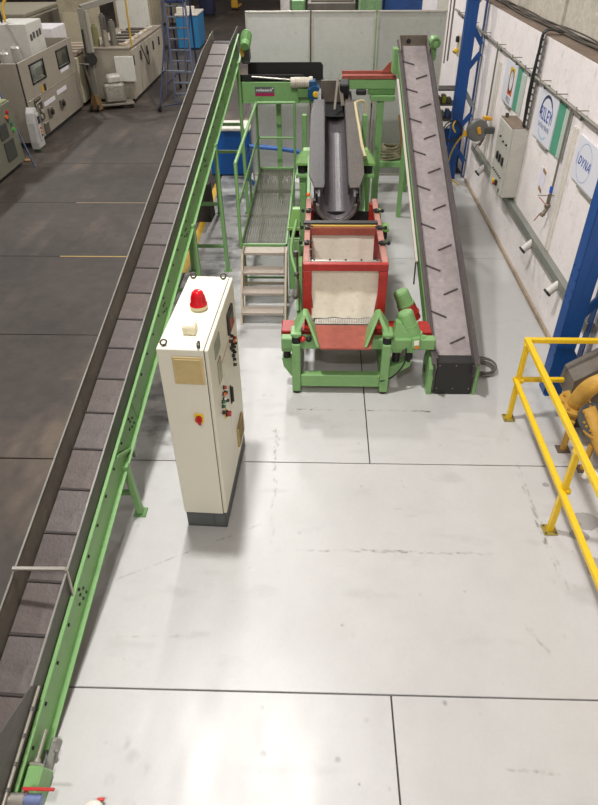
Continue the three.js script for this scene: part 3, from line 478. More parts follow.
// rubber lined trough feeding the hopper
{
  const t = thing('rubber_trough', 'long U-shaped black rubber lined trough sloping down into the red hopper', 'trough', [0.22, 0, -9.8]);
  const F = convFrame([0.235, 1.47, -8.28], [0, 0.186, -1]), mb = () => new MB(F), L = 3.45;
  const U = (r0, r1, z0, z1, cx = 0, wallH = 0.12) => { const pts = []; const n = 20; for (let i = 0; i <= n; i++) { const a = Math.PI + Math.PI * i / n; pts.push([cx + r0 * Math.cos(a), r0 * Math.sin(a)]); } pts.push([cx + r0, wallH]); pts.push([cx + r1, wallH]); for (let i = n; i >= 0; i--) { const a = Math.PI + Math.PI * i / n; pts.push([cx + r1 * Math.cos(a), r1 * Math.sin(a)]); } pts.push([cx - r1, wallH]); pts.push([cx - r0, wallH]); return mb().prism(pts, z1 - z0, new THREE.Matrix4().makeTranslation(0, 0, z0)); };
  U(0.225, 0.255, -L, -0.02).build('liner', M('#5d585e', 0.42, { grime: 2, bump: 0.003 }), t, 'worn shiny rubber liner');
  U(0.256, 0.285, -L + 0.1, -0.1).build('shell', blackPaint, t);
  U(0.235, 0.275, -0.06, 0, 0, 0.0).build('end_rim', M('#857f7e', 0.4, { grime: 2 }), t); U(0.285, 0.325, -0.16, -0.08, 0, 0.02).build('end_flange', M('#4b4747', 0.4, { grime: 2 }), t);
  // flat rubber covers on both sides of the opening
  const cover = (k) => { const xi = k * 0.175, xo = k * 0.385; const pl = [[xi, 0.2], [xi, L - 0.5], [k * 0.34, L - 0.5], [xo, L - 1.1], [xo, 0.55], [k * 0.3, 0.2]]; const m4 = new THREE.Matrix4().makeBasis(V(1, 0, 0), V(0, 0, -1), V(0, 1, 0)).setPosition(0, 0.13, 0); return mb().prism(k > 0 ? pl : pl.slice().reverse(), 0.02, m4); };
  cover(-1).build('side_cover', M('#3b3637', 0.5, { grime: 2, bump: 0.004 }), t); cover(1).build('side_cover', M('#554e47', 0.55, { grime: 2, bump: 0.005 }), t, 'dust covered rubber side');
  mb().box(-0.18, -0.16, -0.02, 0.13, -L + 0.5, -0.3, 0.004).box(0.16, 0.18, -0.02, 0.13, -L + 0.5, -0.3, 0.004).build('cover_edge', rubber, t);
  for (const k of [-1, 1]) mb().box(k * 0.31, k * 0.29, -0.3, 0.13, -L + 0.6, -0.2, 0.004).build('skirt', rubber, t);
  mb().box(-0.16, 0.16, -0.12, -0.1, -L, -L + 0.55, 0.006).build('inlet_flap', blackRubber, t);
  mb().box(-0.23, 0.23, -0.2, 0.25, -L - 0.03, -L, 0.004).build('inlet_plate', M('#7a736c', 0.5, { grime: 2 }), t);
  mb().bar([0.05, 0.35, -L + 0.15], [0.0, -0.02, -L + 0.5], 0.04, 0.02).bar([0.08, 0.3, -L + 0.2], [0.14, 0.0, -L + 0.4], 0.06, 0.03).build('inlet_strips', M('#8e867c', 0.6, { grime: 2 }), t);
  mb().box(0.08, 0.24, 0.1, 0.3, -L + 0.05, -L + 0.3, 0.02).build('inlet_block', blackRubber, t);
  // side supports with springs
  for (const k of [-1, 1]) {
    const x = 0.235 + k * 0.49;
    new MB().box(x - 0.05, x + 0.05, 0.02, 1.42, -9.72, -9.58, 0.01).build('leg', green, t); new MB().box(x - 0.08, x + 0.08, 0, 0.02, -9.75, -9.55, 0.004).build('foot_plate', greenD, t);
    new MB().box(x - 0.1, x + 0.1, 1.42, 1.47, -9.78, -9.52, 0.006).build('pad_plate', green, t); new MB().box(x - 0.1, x + 0.1, 1.6, 1.64, -9.78, -9.52, 0.006).hex([[x - 0.1, 1.64, -9.78], [x + 0.1, 1.64, -9.78], [x + 0.1, 1.64, -9.52], [x - 0.1, 1.64, -9.52], [x - k * 0.06 - 0.05, 1.8, -9.75], [x - k * 0.06 + 0.05, 1.8, -9.75], [x - k * 0.06 + 0.05, 1.8, -9.6], [x - k * 0.06 - 0.05, 1.8, -9.6]]).build('spring_bracket', M('#7eb060', 0.42), t);
    new MB().cyl([x, 1.47, -9.65], [x, 1.6, -9.65], 0.075).build('spring_pad', blackRubber, t);
    new MB().hex([[x - k * 0.1 - 0.02, 1.2, -8.5], [x - k * 0.1 + 0.02, 1.2, -8.5], [x - k * 0.1 + 0.02, 1.25, -9.5], [x - k * 0.1 - 0.02, 1.25, -9.5], [x - k * 0.1 - 0.02, 1.42, -8.75], [x - k * 0.1 + 0.02, 1.42, -8.75], [x - k * 0.1 + 0.02, 1.75, -9.6], [x - k * 0.1 - 0.02, 1.75, -9.6]]).build('side_plate', green, t);
    new MB().box(x - 0.04, x + 0.04, 0.02, 2.0, -10.9, -10.8, 0.01).build('leg', green, t);
    new MB().box(x - 0.03, x + 0.03, 0.3, 0.4, -10.8, -9.72, 0.006).build('side_rail', green, t);
  }
  new MB().tube([[0.56, 2.15, -10.95], [0.575, 2.07, -10.6], [0.6, 1.97, -10.1], [0.62, 1.88, -9.6], [0.66, 1.78, -9.35]], 0.024, 30, 8).tube([[0.56, 2.15, -10.95], [0.66, 2.17, -11.0], [0.72, 2.14, -11.02], [0.73, 1.8, -11.0], [0.72, 1.5, -10.95]], 0.02, 24, 8).build('hose', M('#c6bb94', 0.7), t, 'pale yellow hose');
}

// ---------------------------------------------------------------- transfer conveyor with drive between the two machines
{
  const t = thing('transfer_conveyor', 'short green cross conveyor with name plate and black skirt in front of steel screens', 'conveyor', [-0.7, 0, -12.2]);
  new MB().box(-1.44, -0.36, 1.92, 2.25, -12.04, -12.0, 0.006).box(-1.44, -0.36, 1.915, 1.93, -12.0, -11.96, 0.003).build('front_channel', green, t);
  new MB().box(-1.44, 0.05, 1.92, 2.25, -12.52, -12.48, 0.006).build('rear_channel', green, t);
  new MB().box(-1.4, 0.1, 2.16, 2.18, -12.48, -12.04, 0.003).build('belt', rubber, t);
  new MB().prism([[-1.3, 2.2], [0.04, 2.2], [0.04, 2.44], [0.0, 2.49], [-1.3, 2.49]], 0.02, new THREE.Matrix4().makeTranslation(0, 0, -12.42)).build('skirt', blackRubber, t);
  new MB().box(-1.42, -0.3, 2.24, 2.35, -12.1, -12.08, 0.004).build('skirt', blackRubber, t);
  new MB().cyl([-1.2, 2.33, -12.02], [-0.5, 2.28, -12.02], 0.014).build('tie_rod', steel, t);
  new MB().cyl([-0.52, 2.25, -11.95], [-0.2, 2.25, -11.95], 0.085).cyl([-0.2, 2.25, -11.95], [-0.14, 2.25, -11.95], 0.1).build('motor', M('#c9c3b5', 0.4, { grime: 2 }), t, 'pale grey motor');
  { const f = new MB(); for (let k = 0; k < 5; k++) f.cyl([-0.28 - 0.04 * k, 2.25, -11.95], [-0.27 - 0.04 * k, 2.25, -11.95], 0.095); f.build('motor_fins', M('#b4ab9a', 0.4, { grime: 2 }), t); }
  new MB().box(-0.4, -0.12, 2.02, 2.16, -12.05, -11.88, 0.01).build('motor_bed', greenD, t); new MB().box(-0.36, -0.1, 1.92, 2.03, -12.05, -11.95, 0.008).build('motor_bracket', green, t);
  new MB().box(-0.22, -0.0, 2.02, 2.2, -12.0, -11.76, 0.03).cyl([-0.1, 2.12, -12.0], [-0.1, 2.12, -11.72], 0.115).box(-0.2, -0.08, 2.2, 2.31, -12.0, -11.8, 0.02).build('gearbox', M('#0d4a78', 0.4), t, 'dark blue gearbox');
  new MB().cyl([-0.085, 2.11, -11.72], [-0.085, 2.11, -11.69], 0.05, 0.04).build('shaft_cap', yellow, t, 'yellow shaft cap');
  for (const x of [-0.76]) new MB().bar([x, 0, -12.3], [x, 1.92, -12.3], 0.09, 0.09).build('support_post', green, t);
  const logo = canvasTex(256, 128, (c, w, h) => { c.fillStyle = '#5a5c60'; c.fillRect(0, 0, w, h); c.fillStyle = '#a31552'; c.fillRect(0, 84, w, 44); c.fillStyle = '#f0f0f0'; c.font = 'bold 46px sans-serif'; c.fillText('rollwasch', 14, 62); c.beginPath(); c.arc(232, 20, 10, 0, 7); c.fill(); });
  printPlane('name_plate', new THREE.MeshStandardMaterial({ map: logo, roughness: 0.4 }), t, 0.34, 0.15, [-0.98, 2.1, -11.997], [0, 0, 0], 'grey and magenta name plate with white lettering');
}
// receiving tray under the chevron conveyor
{
  const t = thing('receiving_tray', 'worn red tray on green bracket frame under the head of the cleated conveyor', 'tray', [0.9, 0, -12.1]);
  new MB().box(0.37, 1.3, 2.3, 2.33, -12.25, -11.95, 0.005).build('tray', redWorn, t); new MB().box(0.37, 1.3, 2.33, 2.38, -12.27, -12.25, 0.004).box(0.37, 1.3, 2.33, 2.36, -11.965, -11.95, 0.004).build('tray_rim', redWorn, t);
  new MB().hex([[1.05, 2.36, -12.22], [1.26, 2.36, -12.22], [1.26, 2.36, -12.2], [1.05, 2.36, -12.2], [1.17, 2.5, -12.22], [1.26, 2.55, -12.22], [1.26, 2.55, -12.2], [1.17, 2.5, -12.2]]).build('deflector', redWorn, t);
  new MB().box(0.36, 1.3, 2.14, 2.3, -12.03, -11.97, 0.008).build('beam', green, t); new MB().box(0.36, 1.3, 2.14, 2.3, -12.25, -12.19, 0.008).build('beam', green, t);
  new MB().box(0.82, 1.3, 2.05, 2.14, -12.02, -11.98, 0.008).build('bracket_plate', greenD, t); new MB().box(0.62, 0.8, 2.05, 2.14, -12.02, -11.92, 0.02).build('roller_bracket', blackPaint, t);
  new MB().box(0.88, 1.3, 1.96, 2.05, -12.1, -11.9, 0.01).build('post_head', green, t); new MB().bar([1.06, 0, -12.02], [1.06, 1.97, -12.02], 0.15, 0.12).build('post', green, t); new MB().box(0.95, 1.17, 0, 0.02, -12.12, -11.92, 0.004).build('foot_plate', greenD, t);
}

// ---------------------------------------------------------------- access platform with stair
{
  const t = thing('access_platform', 'green access platform with grating floor, guard rail and aluminium steps', 'platform', [-0.78, 0, -9.9]);
  const x0 = -1.115, x1 = -0.45, h = 0.85, zf = -8.42, zb = -11.72;
  new MB().box(x0, x0 + 0.03, h - 0.08, h, zb, zf, 0.004).box(x1 - 0.03, x1, h - 0.08, h, zb, zf, 0.004).box(x0, x1, h - 0.08, h, zf - 0.03, zf, 0.004).box(x0, x1, h - 0.08, h + 0.03, zb - 0.03, zb, 0.004).build('frame', green, t);
  const gm = M('#7a7b70', 0.5, { metal: 0.3 });
  for (const [a, b] of [[-8.45, -9.5], [-9.52, -10.58], [-10.6, -11.7]]) {
    const g = new MB(); g.box(x0 + 0.03, x1 - 0.03, h - 0.03, h, a - 0.012, a, 0).box(x0 + 0.03, x1 - 0.03, h - 0.03, h, b, b + 0.012, 0);
    for (let k = 1; k < 18; k++) { const x = x0 + 0.03 + k * (x1 - x0 - 0.06) / 18; g.box(x - 0.004, x + 0.004, h - 0.028, h - 0.002, b, a, 0); }
    for (let k = 1; k < 24; k++) { const z = a + (b - a) * k / 24; g.box(x0 + 0.03, x1 - 0.03, h - 0.01, h - 0.002, z - 0.004, z + 0.004, 0); }
    g.build('grating_panel', gm, t);
  }
  for (const [x, z] of [[x0 + 0.03, zf - 0.05], [x1 - 0.03, zf - 0.05], [x0 + 0.03, zb + 0.03], [x1 - 0.03, zb + 0.03]]) new MB().bar([x, 0, z], [x, h - 0.08, z], 0.05, 0.05).build('leg', green, t);
  new MB().bar([x0 + 0.03, 0.3, zf - 0.05], [x1 - 0.03, 0.3, zf - 0.05], 0.03, 0.03).build('cross_tie', green, t);
  // guard rail: left side and back
  const top = h + 1.13, mid = h + 0.55, r = 0.024;
  new MB().cyl([x0, h - 0.06, zf], [x0, top, zf], r).build('rail_post', green, t); new MB().cyl([x0, h - 0.06, zb], [x0, top, zb], r).build('rail_post', green, t); new MB().cyl([x1, h - 0.06, zb], [x1, top, zb], r).build('rail_post', green, t);
  new MB().cyl([x0, h - 0.06, -10.1], [x0, mid, -10.1], r * 0.8).build('rail_post', green, t);
  new MB().pipe([[x0, top, zf], [x0, top, zb], [x1, top, zb]], r).sph([x0, top, zf], r).sph([x1, top, zb], r).build('hand_rail', green, t);
  new MB().pipe([[x0, mid, zf], [x0, mid, zb], [x1, mid, zb]], r * 0.85).build('mid_rail', green, t);
  // stair: four aluminium treads between stringers
  const S = [[0.2, -7.6], [0.4, -7.8], [0.61, -8.01], [0.82, -8.2]];
  S.forEach(([y, z], k) => { const w = k === 3 ? 0.02 : 0; new MB().box(-1.07 + w, -0.48, y - 0.045, y, z - 0.2, z, 0.006).build('tread', aluTread, t); });
  for (const x of [-1.09, -0.475]) new MB().hex([[x, 0.0, -7.6], [x + 0.03, 0.0, -7.6], [x + 0.03, 0.0, -7.72], [x, 0.0, -7.72], [x, 0.82, -8.2], [x + 0.03, 0.82, -8.2], [x + 0.03, 0.82, -8.42], [x, 0.82, -8.42]]).build('stringer', M('#b5aa97', 0.5, { metal: 0.2 }), t);
  for (const x of [-1.075, -0.46]) new MB().bar([x, 0.01, -8.28], [x, 0.8, -8.32], 0.035, 0.03).build('stair_leg', M('#b5aa97', 0.5, { metal: 0.2 }), t);
  for (const y of [0.12, 0.3]) new MB().bar([-1.06, y, -8.29], [-0.46, y, -8.29], 0.03, 0.04).build('stair_tie', M('#b5aa97', 0.5), t);
}

// ---------------------------------------------------------------- control cabinet
{
  const pos = [-0.822, 0, -3.908];
  const t = thing('control_cabinet', 'tall cream electrical control cabinet with red beacon on top, standing on the white floor', 'cabinet', pos);
  const F = new THREE.Matrix4().makeRotationY(-0.0436).setPosition(V(...pos)), mb = () => new MB(F), W = 0.4, H = 2.01, D = 1.2;
  mb().box(-W + 0.002, -0.035, 0.19, H, -D, 0, 0.006).build('body', cream, t);
  mb().box(-W + 0.015, -0.01, 0, 0.195, -D + 0.005, -0.005, 0.004).build('plinth', plinthM, t, 'dark grey plinth');
  mb().box(-W + 0.03, -0.13, 0.03, 0.17, -0.008, -0.001, 0.003).build('plinth_panel', M('#5a6062', 0.45), t); mb().box(-0.12, -0.025, 0.03, 0.17, -0.008, -0.001, 0.003).build('plinth_panel', M('#5a6062', 0.45), t);
  mb().box(-0.037, -0.031, 0.2, H - 0.012, -D + 0.01, -0.006, 0).build('door_gap', blackRubber, t);
  for (const [a, b] of [[-0.002, -0.575], [-0.583, -D + 0.002]]) mb().box(-0.03, 0, 0.2, H - 0.004, b, a, 0.006).build('door', creamDoor, t);
  // front end: filter panel, main switch
  const fp = mb().box(-0.285, -0.045, 1.69, 1.95, 0, 0.012, 0.006).build('filter_panel', beige, t, 'beige filter panel');
  mb().box(-0.265, -0.065, 1.71, 1.93, 0.012, 0.018, 0.004).build('filter_face', M('#c9b582', 0.7), fp);
  const sw = mb().box(-0.172, -0.098, 1.3, 1.395, 0, 0.012, 0.004).build('switch_plate', M('#e6c22a', 0.4, { grime: 0 }), t, 'yellow switch plate');
  mb().cyl([-0.135, 1.35, 0.012], [-0.135, 1.35, 0.04], 0.028).obox([-0.135, 1.345, 0.05], [0.022, 0.07, 0.025], [0, 0, 0.5]).build('rotary_handle', redKnob, sw, 'red rotary handle');
  // roof fittings
  const zb = -0.62, xb = -0.19;
  mb().lathe([[0, 0], [0.073, 0], [0.073, 0.035], [0.068, 0.05], [0, 0.05]], [xb, H, zb]).build('beacon_base', M('#dbd3b0', 0.5), t);
  mb().lathe([[0.074, 0.04], [0.074, 0.052], [0.062, 0.066], [0.054, 0.12], [0.047, 0.15], [0.033, 0.163], [0, 0.165]], [xb, H, zb]).build('beacon_lens', lens, t, 'red ribbed beacon lens');
  mb().cyl([xb, H + 0.05, zb], [xb, H + 0.12, zb], 0.035).build('beacon_bulb', M('#d23a3a', 0.3, { grime: 0 }), t);
  { const r = mb(); for (let k = 0; k < 12; k++) { const a = k / 12 * Math.PI * 2; r.bar([xb + 0.064 * Math.cos(a), H + 0.066, zb + 0.064 * Math.sin(a)], [xb + 0.055 * Math.cos(a), H + 0.12, zb + 0.055 * Math.sin(a)], 0.006, 0.006, 0.001); } r.build('lens_ribs', M('#b90d1b', 0.2, { grime: 0 }), t); }
  mb().box(-0.235, -0.135, H, H + 0.07, -0.3, -0.2, 0.006).build('junction_box', M('#e4dfc4', 0.4), t); mb().box(-0.228, -0.142, H + 0.07, H + 0.078, -0.293, -0.207, 0.003).build('junction_lid', M('#ebe6cd', 0.4), t);
  for (const [x, z, e] of [[-0.345, -0.045, 0.5], [-0.075, -0.03, 1.45], [-0.345, -D + 0.05, 0.3], [-0.075, -D + 0.05, 0.4]]) { mb().torus([x, H + 0.03, z], 0.024, 0.007, [0, e, 0]).cyl([x, H, z], [x, H + 0.008, z], 0.014).build('lifting_eye', steelDark, t); }
  // door fittings on the long side (local x = 0)
  const D0 = (nm, m, z0, z1, y0, y1, d = 0.012, lb) => mb().box(0, d, y0, y1, -z1, -z0, 0.004).build(nm, m, t, lb);
  const scr = D0('display', blackPaint, 0.76, 1.0, 1.66, 1.86, 0.02, 'black operator display'); mb().box(0.02, 0.023, 1.69, 1.83, -0.97, -0.79, 0.002).build('display_glass', M('#2b3836', 0.15, { grime: 0 }), scr);
  D0('schematic_plate', M('#8f9488', 0.35), 0.2, 0.42, 1.78, 1.92, 0.006, 'grey instruction plate'); D0('inspection_window', M('#a29c82', 0.25), 0.25, 0.37, 1.5, 1.72, 0.01); D0('label_strip', M('#d3ada0', 0.5), 0.42, 1.16, 1.6, 1.615, 0.004, 'pink label strip');
  const knob = (z, y, m, l = 0.03, r = 0.014) => { const b = mb().cyl([0, y, -z], [l * 0.4, y, -z], r * 1.25, r * 1.25, 12).build('button_collar', blackPaint, t); mb().cyl([l * 0.4, y, -z], [l, y, -z], r, r, 12).build('button', m, b); };
  for (const [z, y, m] of [[0.86, 1.6, blackPaint], [0.8, 1.58, blackPaint], [0.93, 1.5, orange], [0.87, 1.5, blackPaint], [0.81, 1.5, blackPaint], [0.99, 1.5, redKnob], [0.93, 1.44, blackPaint], [0.87, 1.44, blackPaint], [0.99, 1.44, blackPaint], [0.93, 1.38, blackPaint], [0.87, 1.38, blackPaint], [0.9, 1.32, blackPaint], [0.9, 1.26, blackPaint], [0.38, 1.38, redKnob], [0.34, 1.34, orange], [0.4, 1.31, blackPaint], [0.34, 1.29, whitePlain], [0.28, 1.3, greenKnob], [0.27, 1.26, greenKnob], [0.38, 1.24, blackPaint], [0.43, 1.2, blackPaint], [0.26, 1.2, blackPaint]]) knob(z, y, m);
  knob(0.37, 1.1, redKnob, 0.05, 0.025); mb().cyl([0.001, 1.1, -0.37], [0.006, 1.1, -0.37], 0.05).build('stop_disc', yellow, t);
  mb().box(0, 0.012, 1.0, 1.2, -0.66, -0.63, 0.004).bar([0.02, 1.02, -0.645], [0.02, 1.19, -0.645], 0.022, 0.02).build('door_handle', blackPaint, t, 'black swing handle');
  const vt = D0('vent_grille', M('#b3a274', 0.6), 0.77, 1.05, 0.33, 0.57, 0.02, 'beige vent grille'); { const s = mb(); for (let k = 0; k < 9; k++) s.box(0.02, 0.026, 0.35 + k * 0.024, 0.362 + k * 0.024, -1.03, -0.79, 0.002); s.build('vent_slats', M('#9a8a5e', 0.6), vt); }
}

// ---------------------------------------------------------------- steel screens at the end of the bay
{
  const t = thing('steel_screen', 'tall galvanised sheet steel partition screen of three panels behind the machines', 'screen', [0.45, 0, -13.65]);
  const sm = ['#ced2d2', '#c6cac9', '#b6bab8'];
  [[-1.43, -0.215], [-0.185, 1.015], [1.045, 2.33]].forEach(([a, b], k) => {
    const p = new MB().box(a, b, 0.12, 3.11, -13.67, -13.65, 0.004).build('panel', M(sm[k], 0.36, { metal: 0.15, grime: 1 }), t);
    new MB().box(a, a + 0.03, 0.0, 3.12, -13.65, -13.63, 0.004).box(b - 0.03, b, 0.0, 3.12, -13.65, -13.63, 0.004).box(a, b, 3.1, 3.13, -13.68, -13.63, 0.004).box(a, b, 0.1, 0.14, -13.68, -13.63, 0.004).build('panel_frame', M('#c4c3bd', 0.45, { metal: 0.3 }), p);
  });
  for (const x of [-1.2, 0.4, 2.1]) new MB().box(x, x + 0.06, 0, 0.12, -13.9, -13.4, 0.005).build('foot', galv, t);
}
// blue bin with pale lid
{
  const t = thing('blue_tank', 'square bright blue bin with white lid beside the steel screen', 'bin', [-1.95, 0, -14.2]);
  new MB().box(-2.37, -1.5, 0.02, 0.94, -14.5, -13.9, 0.02).build('body', M('#1563bd', 0.4), t);
  new MB().box(-2.4, -1.48, 0.94, 1.0, -14.53, -13.87, 0.015).build('lid', whitePlain, t);
}
{
  const m = new MB().hex([[-2.3, 0, -11.3], [-2.02, 0, -11.3], [-2.0, 0, -11.7], [-2.26, 0, -11.7], [-2.14, 0.62, -11.45], [-2.02, 0.66, -11.45], [-2.02, 0.66, -11.6], [-2.14, 0.62, -11.6]]);
  tag(m.build('rubber_wedge', M('#3a3734', 0.7, { grime: 2 }), null), 'dark rubber wedge standing on the yellow floor line', 'wedge');
}
tag(new MB().tube([[-1.42, 0.88, -13.02], [-1.0, 0.86, -13.0], [-0.7, 0.83, -12.98], [-0.36, 0.8, -12.9]], 0.045, 30, 8).tube([[-1.42, 0.88, -13.02], [-1.52, 0.6, -13.1], [-1.5, 0.2, -13.2], [-1.4, 0.045, -13.3]], 0.045, 20, 8).tube([[-0.36, 0.8, -12.9], [-0.3, 0.5, -12.85], [-0.28, 0.045, -12.8]], 0.045, 20, 8).build('blue_hose', hoseBlue, null), 'flat blue hose strung in front of the steel screen', 'hose');
{
  const t = thing('low_stand', 'low green steel stand in front of the steel screen', 'stand', [1.45, 0, -13.1]);
  new MB().box(1.1, 1.8, 0.5, 0.62, -13.35, -12.9, 0.01).build('top_frame', green, t);
  for (const [x, z] of [[1.14, -12.94], [1.76, -12.94], [1.14, -13.3], [1.76, -13.3]]) new MB().box(x - 0.03, x + 0.03, 0, 0.5, z - 0.03, z + 0.03, 0.005).build('leg', greenD, t);
  const c = new MB(); for (let k = 0; k < 6; k++) { const pts = []; for (let a = 0; a < 10; a++) { const w = a / 10 * Math.PI * 2; pts.push([1.42 + (0.22 - 0.012 * k) * Math.cos(w + k), 0.65 + 0.042 * k + 0.02 * Math.sin(w * 2 + k), -13.12 + (0.17 - 0.008 * k) * Math.sin(w + k)]); } c.tube(pts, 0.026, 44, 7, true); }
  tag(c.build('rope_coil', rope, null), 'pile of grey-green hose coiled on the low green stand', 'hose');
  tag(new MB().tube([[1.62, 0.65, -13.1], [1.64, 1.0, -13.3], [1.6, 1.35, -13.55], [1.68, 1.2, -13.4], [1.74, 0.7, -13.1]], 0.03, 40, 8).build('brown_hose', M('#8a7245', 0.8), null), 'brown hose leaning upright against the steel screen', 'hose');
}

// ---------------------------------------------------------------- right wall fittings
{
  const t = thing('air_line', 'grey compressed-air pipe with tee brackets running along the right wall', 'pipe', [XR, 2.5, -10]);
  new MB().pipe([[XR - 0.05, 2.78, -17], [XR - 0.05, 2.68, -9.5], [XR - 0.05, 2.63, 1]], 0.022).build('main_pipe', M('#8a8880', 0.45, { metal: 0.3 }), t);
  for (const z of [-16, -14.6, -13.4, -12.2, -11.1, -10.3, -9.5, -8.75, -7.95, -7.2, -6.4]) {
    const y = 2.71 + (-z - 12) * 0.012; new MB().cyl([XR, y + 0.07, z], [XR - 0.15, y + 0.07, z], 0.007, 0.007, 8).cyl([XR - 0.15, y + 0.03, z], [XR - 0.15, y + 0.11, z], 0.009, 0.009, 8).build('bracket', M('#8f8a84', 0.5), t); new MB().box(XR - 0.08, XR - 0.0, y - 0.035, y + 0.015, z - 0.015, z + 0.015, 0.004).build('clip', darkGrey, t);
  }
  for (const [z, y1] of [[-12.5, 1.35], [-8.37, 1.6]]) {
    new MB().pipe([[XR - 0.05, 2.68, z], [XR - 0.05, y1, z]], 0.016).build('drop_pipe', M('#85837c', 0.45, { metal: 0.3 }), t);
    new MB().cyl([XR - 0.06, y1 + 0.02, z], [XR - 0.06, y1 + 0.1, z], 0.023).build('tape', M('#2358b8', 0.5, { grime: 0 }), t, 'blue tape'); new MB().cyl([XR, y1 - 0.02, z], [XR - 0.22, y1 - 0.02, z], 0.007).build('pin', M('#8f8a84', 0.5), t);
    new MB().cyl([XR - 0.06, y1, z], [XR - 0.06, y1 - 0.22, z], 0.026).sph([XR - 0.06, y1 - 0.16, z], 0.042).sph([XR - 0.1, y1 - 0.27, z + 0.01], 0.035).cyl([XR - 0.06, y1 - 0.2, z], [XR - 0.12, y1 - 0.3, z + 0.02], 0.026).build('valve_body', M('#7f7668', 0.4, { metal: 0.4 }), t);
    new MB().bar([XR - 0.09, y1 - 0.14, z], [XR - 0.14, y1 - 0.1, z - 0.16], 0.016, 0.012).bar([XR - 0.13, y1 - 0.26, z], [XR - 0.17, y1 - 0.4, z - 0.07], 0.016, 0.012).build('valve_handle', M('#a32a22', 0.5, { grime: 0 }), t, 'red valve handles');
  }
}
{
  const t = thing('cable_ladder', 'dark vertical cable bundle with ladder tray dropping from ledge to wall box', 'cable', [XR, 2.6, -10.06]);
  new MB().box(XR - 0.05, XR - 0.035, 1.98, 3.22, -10.02, -9.98, 0.003).box(XR - 0.05, XR - 0.035, 1.98, 3.22, -10.18, -10.14, 0.003).build('tray_rails', M('#74716b', 0.5, { metal: 0.3 }), t);
  { const r = new MB(); for (let k = 0; k < 14; k++) r.box(XR - 0.045, XR - 0.03, 2.0 + k * 0.088, 2.02 + k * 0.088, -10.16, -10.0, 0.002); r.build('rungs', darkGrey, t); }
  const c = new MB(); for (let k = 0; k < 5; k++) c.tube([[XR - 0.07, 2.0, -10.14 + 0.02 * k], [XR - 0.08 - 0.01 * (k % 2), 2.5, -10.15 + 0.022 * k], [XR - 0.06, 3.0, -10.15 + 0.02 * k], [XR - 0.03, 3.26, -10.13 + 0.02 * k], [XR + 0.2, 3.25, -10.1 + 0.03 * k]], 0.009, 40, 6); c.build('cables', cableM, t);
}
{
  const m = new MB(); for (let k = 0; k < 5; k++) { const pts = []; for (let z = -19; z <= 1; z += 0.8) pts.push([XR + 0.17 + 0.03 * k - 0.06 * Math.sin(z * 0.9) * (k % 2 ? 0.5 : 0.7), 3.228 + 0.03 * Math.abs(Math.sin(z * 1.3 + k * 2)) + 0.006 * k, z]); m.tube(pts, 0.01, 150, 6); }
  tag(m.build('ledge_cables', M('#4b4641', 0.7), null), 'loose dark cables lying along the dusty wall ledge', 'cable');
}
tag(new MB().box(XR - 0.09, XR, 0.78, 0.9, -13.2, -6.2, 0.006).build('cable_trunking', M('#878a86', 0.45, { metal: 0.2 }), null), 'grey horizontal cable trunking low on the right wall', 'trunking');
{
  const t = thing('wall_control_box', 'grey wall-mounted control box with rows of switches above the trunking', 'control box', [2.93, 0.95, -10.4]);
  new MB().box(2.905, XR, 0.95, 1.99, -10.8, -10.0, 0.01).build('body', panelGrey, t); new MB().box(2.885, 2.905, 0.96, 1.98, -10.79, -10.01, 0.006).build('door', M('#c6c5bf', 0.42), t);
  new MB().box(2.89, XR, 1.99, 1.996, -10.79, -10.01, 0).build('dust_cover', brownDust, t, 'brown dust on top');
  const k = (z, y, r, m, n) => new MB().cyl([2.885, y, z], [2.86, y, z], r, r * 0.85, 12).build(n, m, t);
  for (const [z, y] of [[-10.55, 1.75], [-10.35, 1.72], [-10.15, 1.72]]) k(z, y, 0.018, blackPaint, 'indicator');
  for (const z of [-10.55, -10.38, -10.2]) { new MB().box(2.86, 2.885, 1.4, 1.52, z - 0.035, z + 0.035, 0.005).build('rotary_switch', blackPaint, t); }
  for (let i = 0; i < 6; i++) k(-10.65 + i * 0.1, 1.22, 0.014, darkGrey, 'push_button');
  k(-10.52, 1.06, 0.035, yellow, 'warning_disc'); k(-10.48, 1.02, 0.02, redKnob, 'push_button'); new MB().box(2.85, 2.885, 1.05, 1.13, -10.36, -10.28, 0.006).build('main_switch', blackPaint, t); new MB().box(2.875, 2.885, 0.99, 1.05, -10.17, -10.13, 0.003).build('lock', blackPaint, t);
  new MB().box(2.93, 2.98, 1.996, 2.06, -10.7, -10.66, 0.004).build('gland', darkGrey, t);
}
// extraction spouts
for (const [z, y, lb] of [[-11.97, 0.74, 'white pipe spout below trunking nearest the cable reel'], [-8.6, 0.74, 'white pipe spout below trunking under the ball valves'], [-7.32, 0.74, 'white pipe spout below trunking beside the blue column']]) {
  const t = thing('wall_spout', lb, 'spout', [XR, y, z], 'white pipe spouts on the right wall');
  new MB().lathe([[0.0, 0], [0.05, 0], [0.054, 0.22], [0.057, 0.22], [0.05, 0.21]], [XR - 0.02, y + 0.12, z], [-0.75, -0.65, 0.12]).build('pipe', M('#cbc8c6', 0.4), t);
  const e = V(-0.75, -0.65, 0.12).normalize().multiplyScalar(0.22).add(V(XR - 0.02, y + 0.12, z)), q = V(-0.75, -0.65, 0.12).normalize();
  new MB().cyl([e.x, e.y, e.z], [e.x + q.x * 0.025, e.y + q.y * 0.025, e.z + q.z * 0.025], 0.06).build('black_ring', blackRubber, t);
  new MB().cyl([e.x + q.x * 0.025, e.y + q.y * 0.025, e.z + q.z * 0.025], [e.x + q.x * 0.028, e.y + q.y * 0.028, e.z + q.z * 0.028], 0.042).build('throat', darkGrey, t);
}
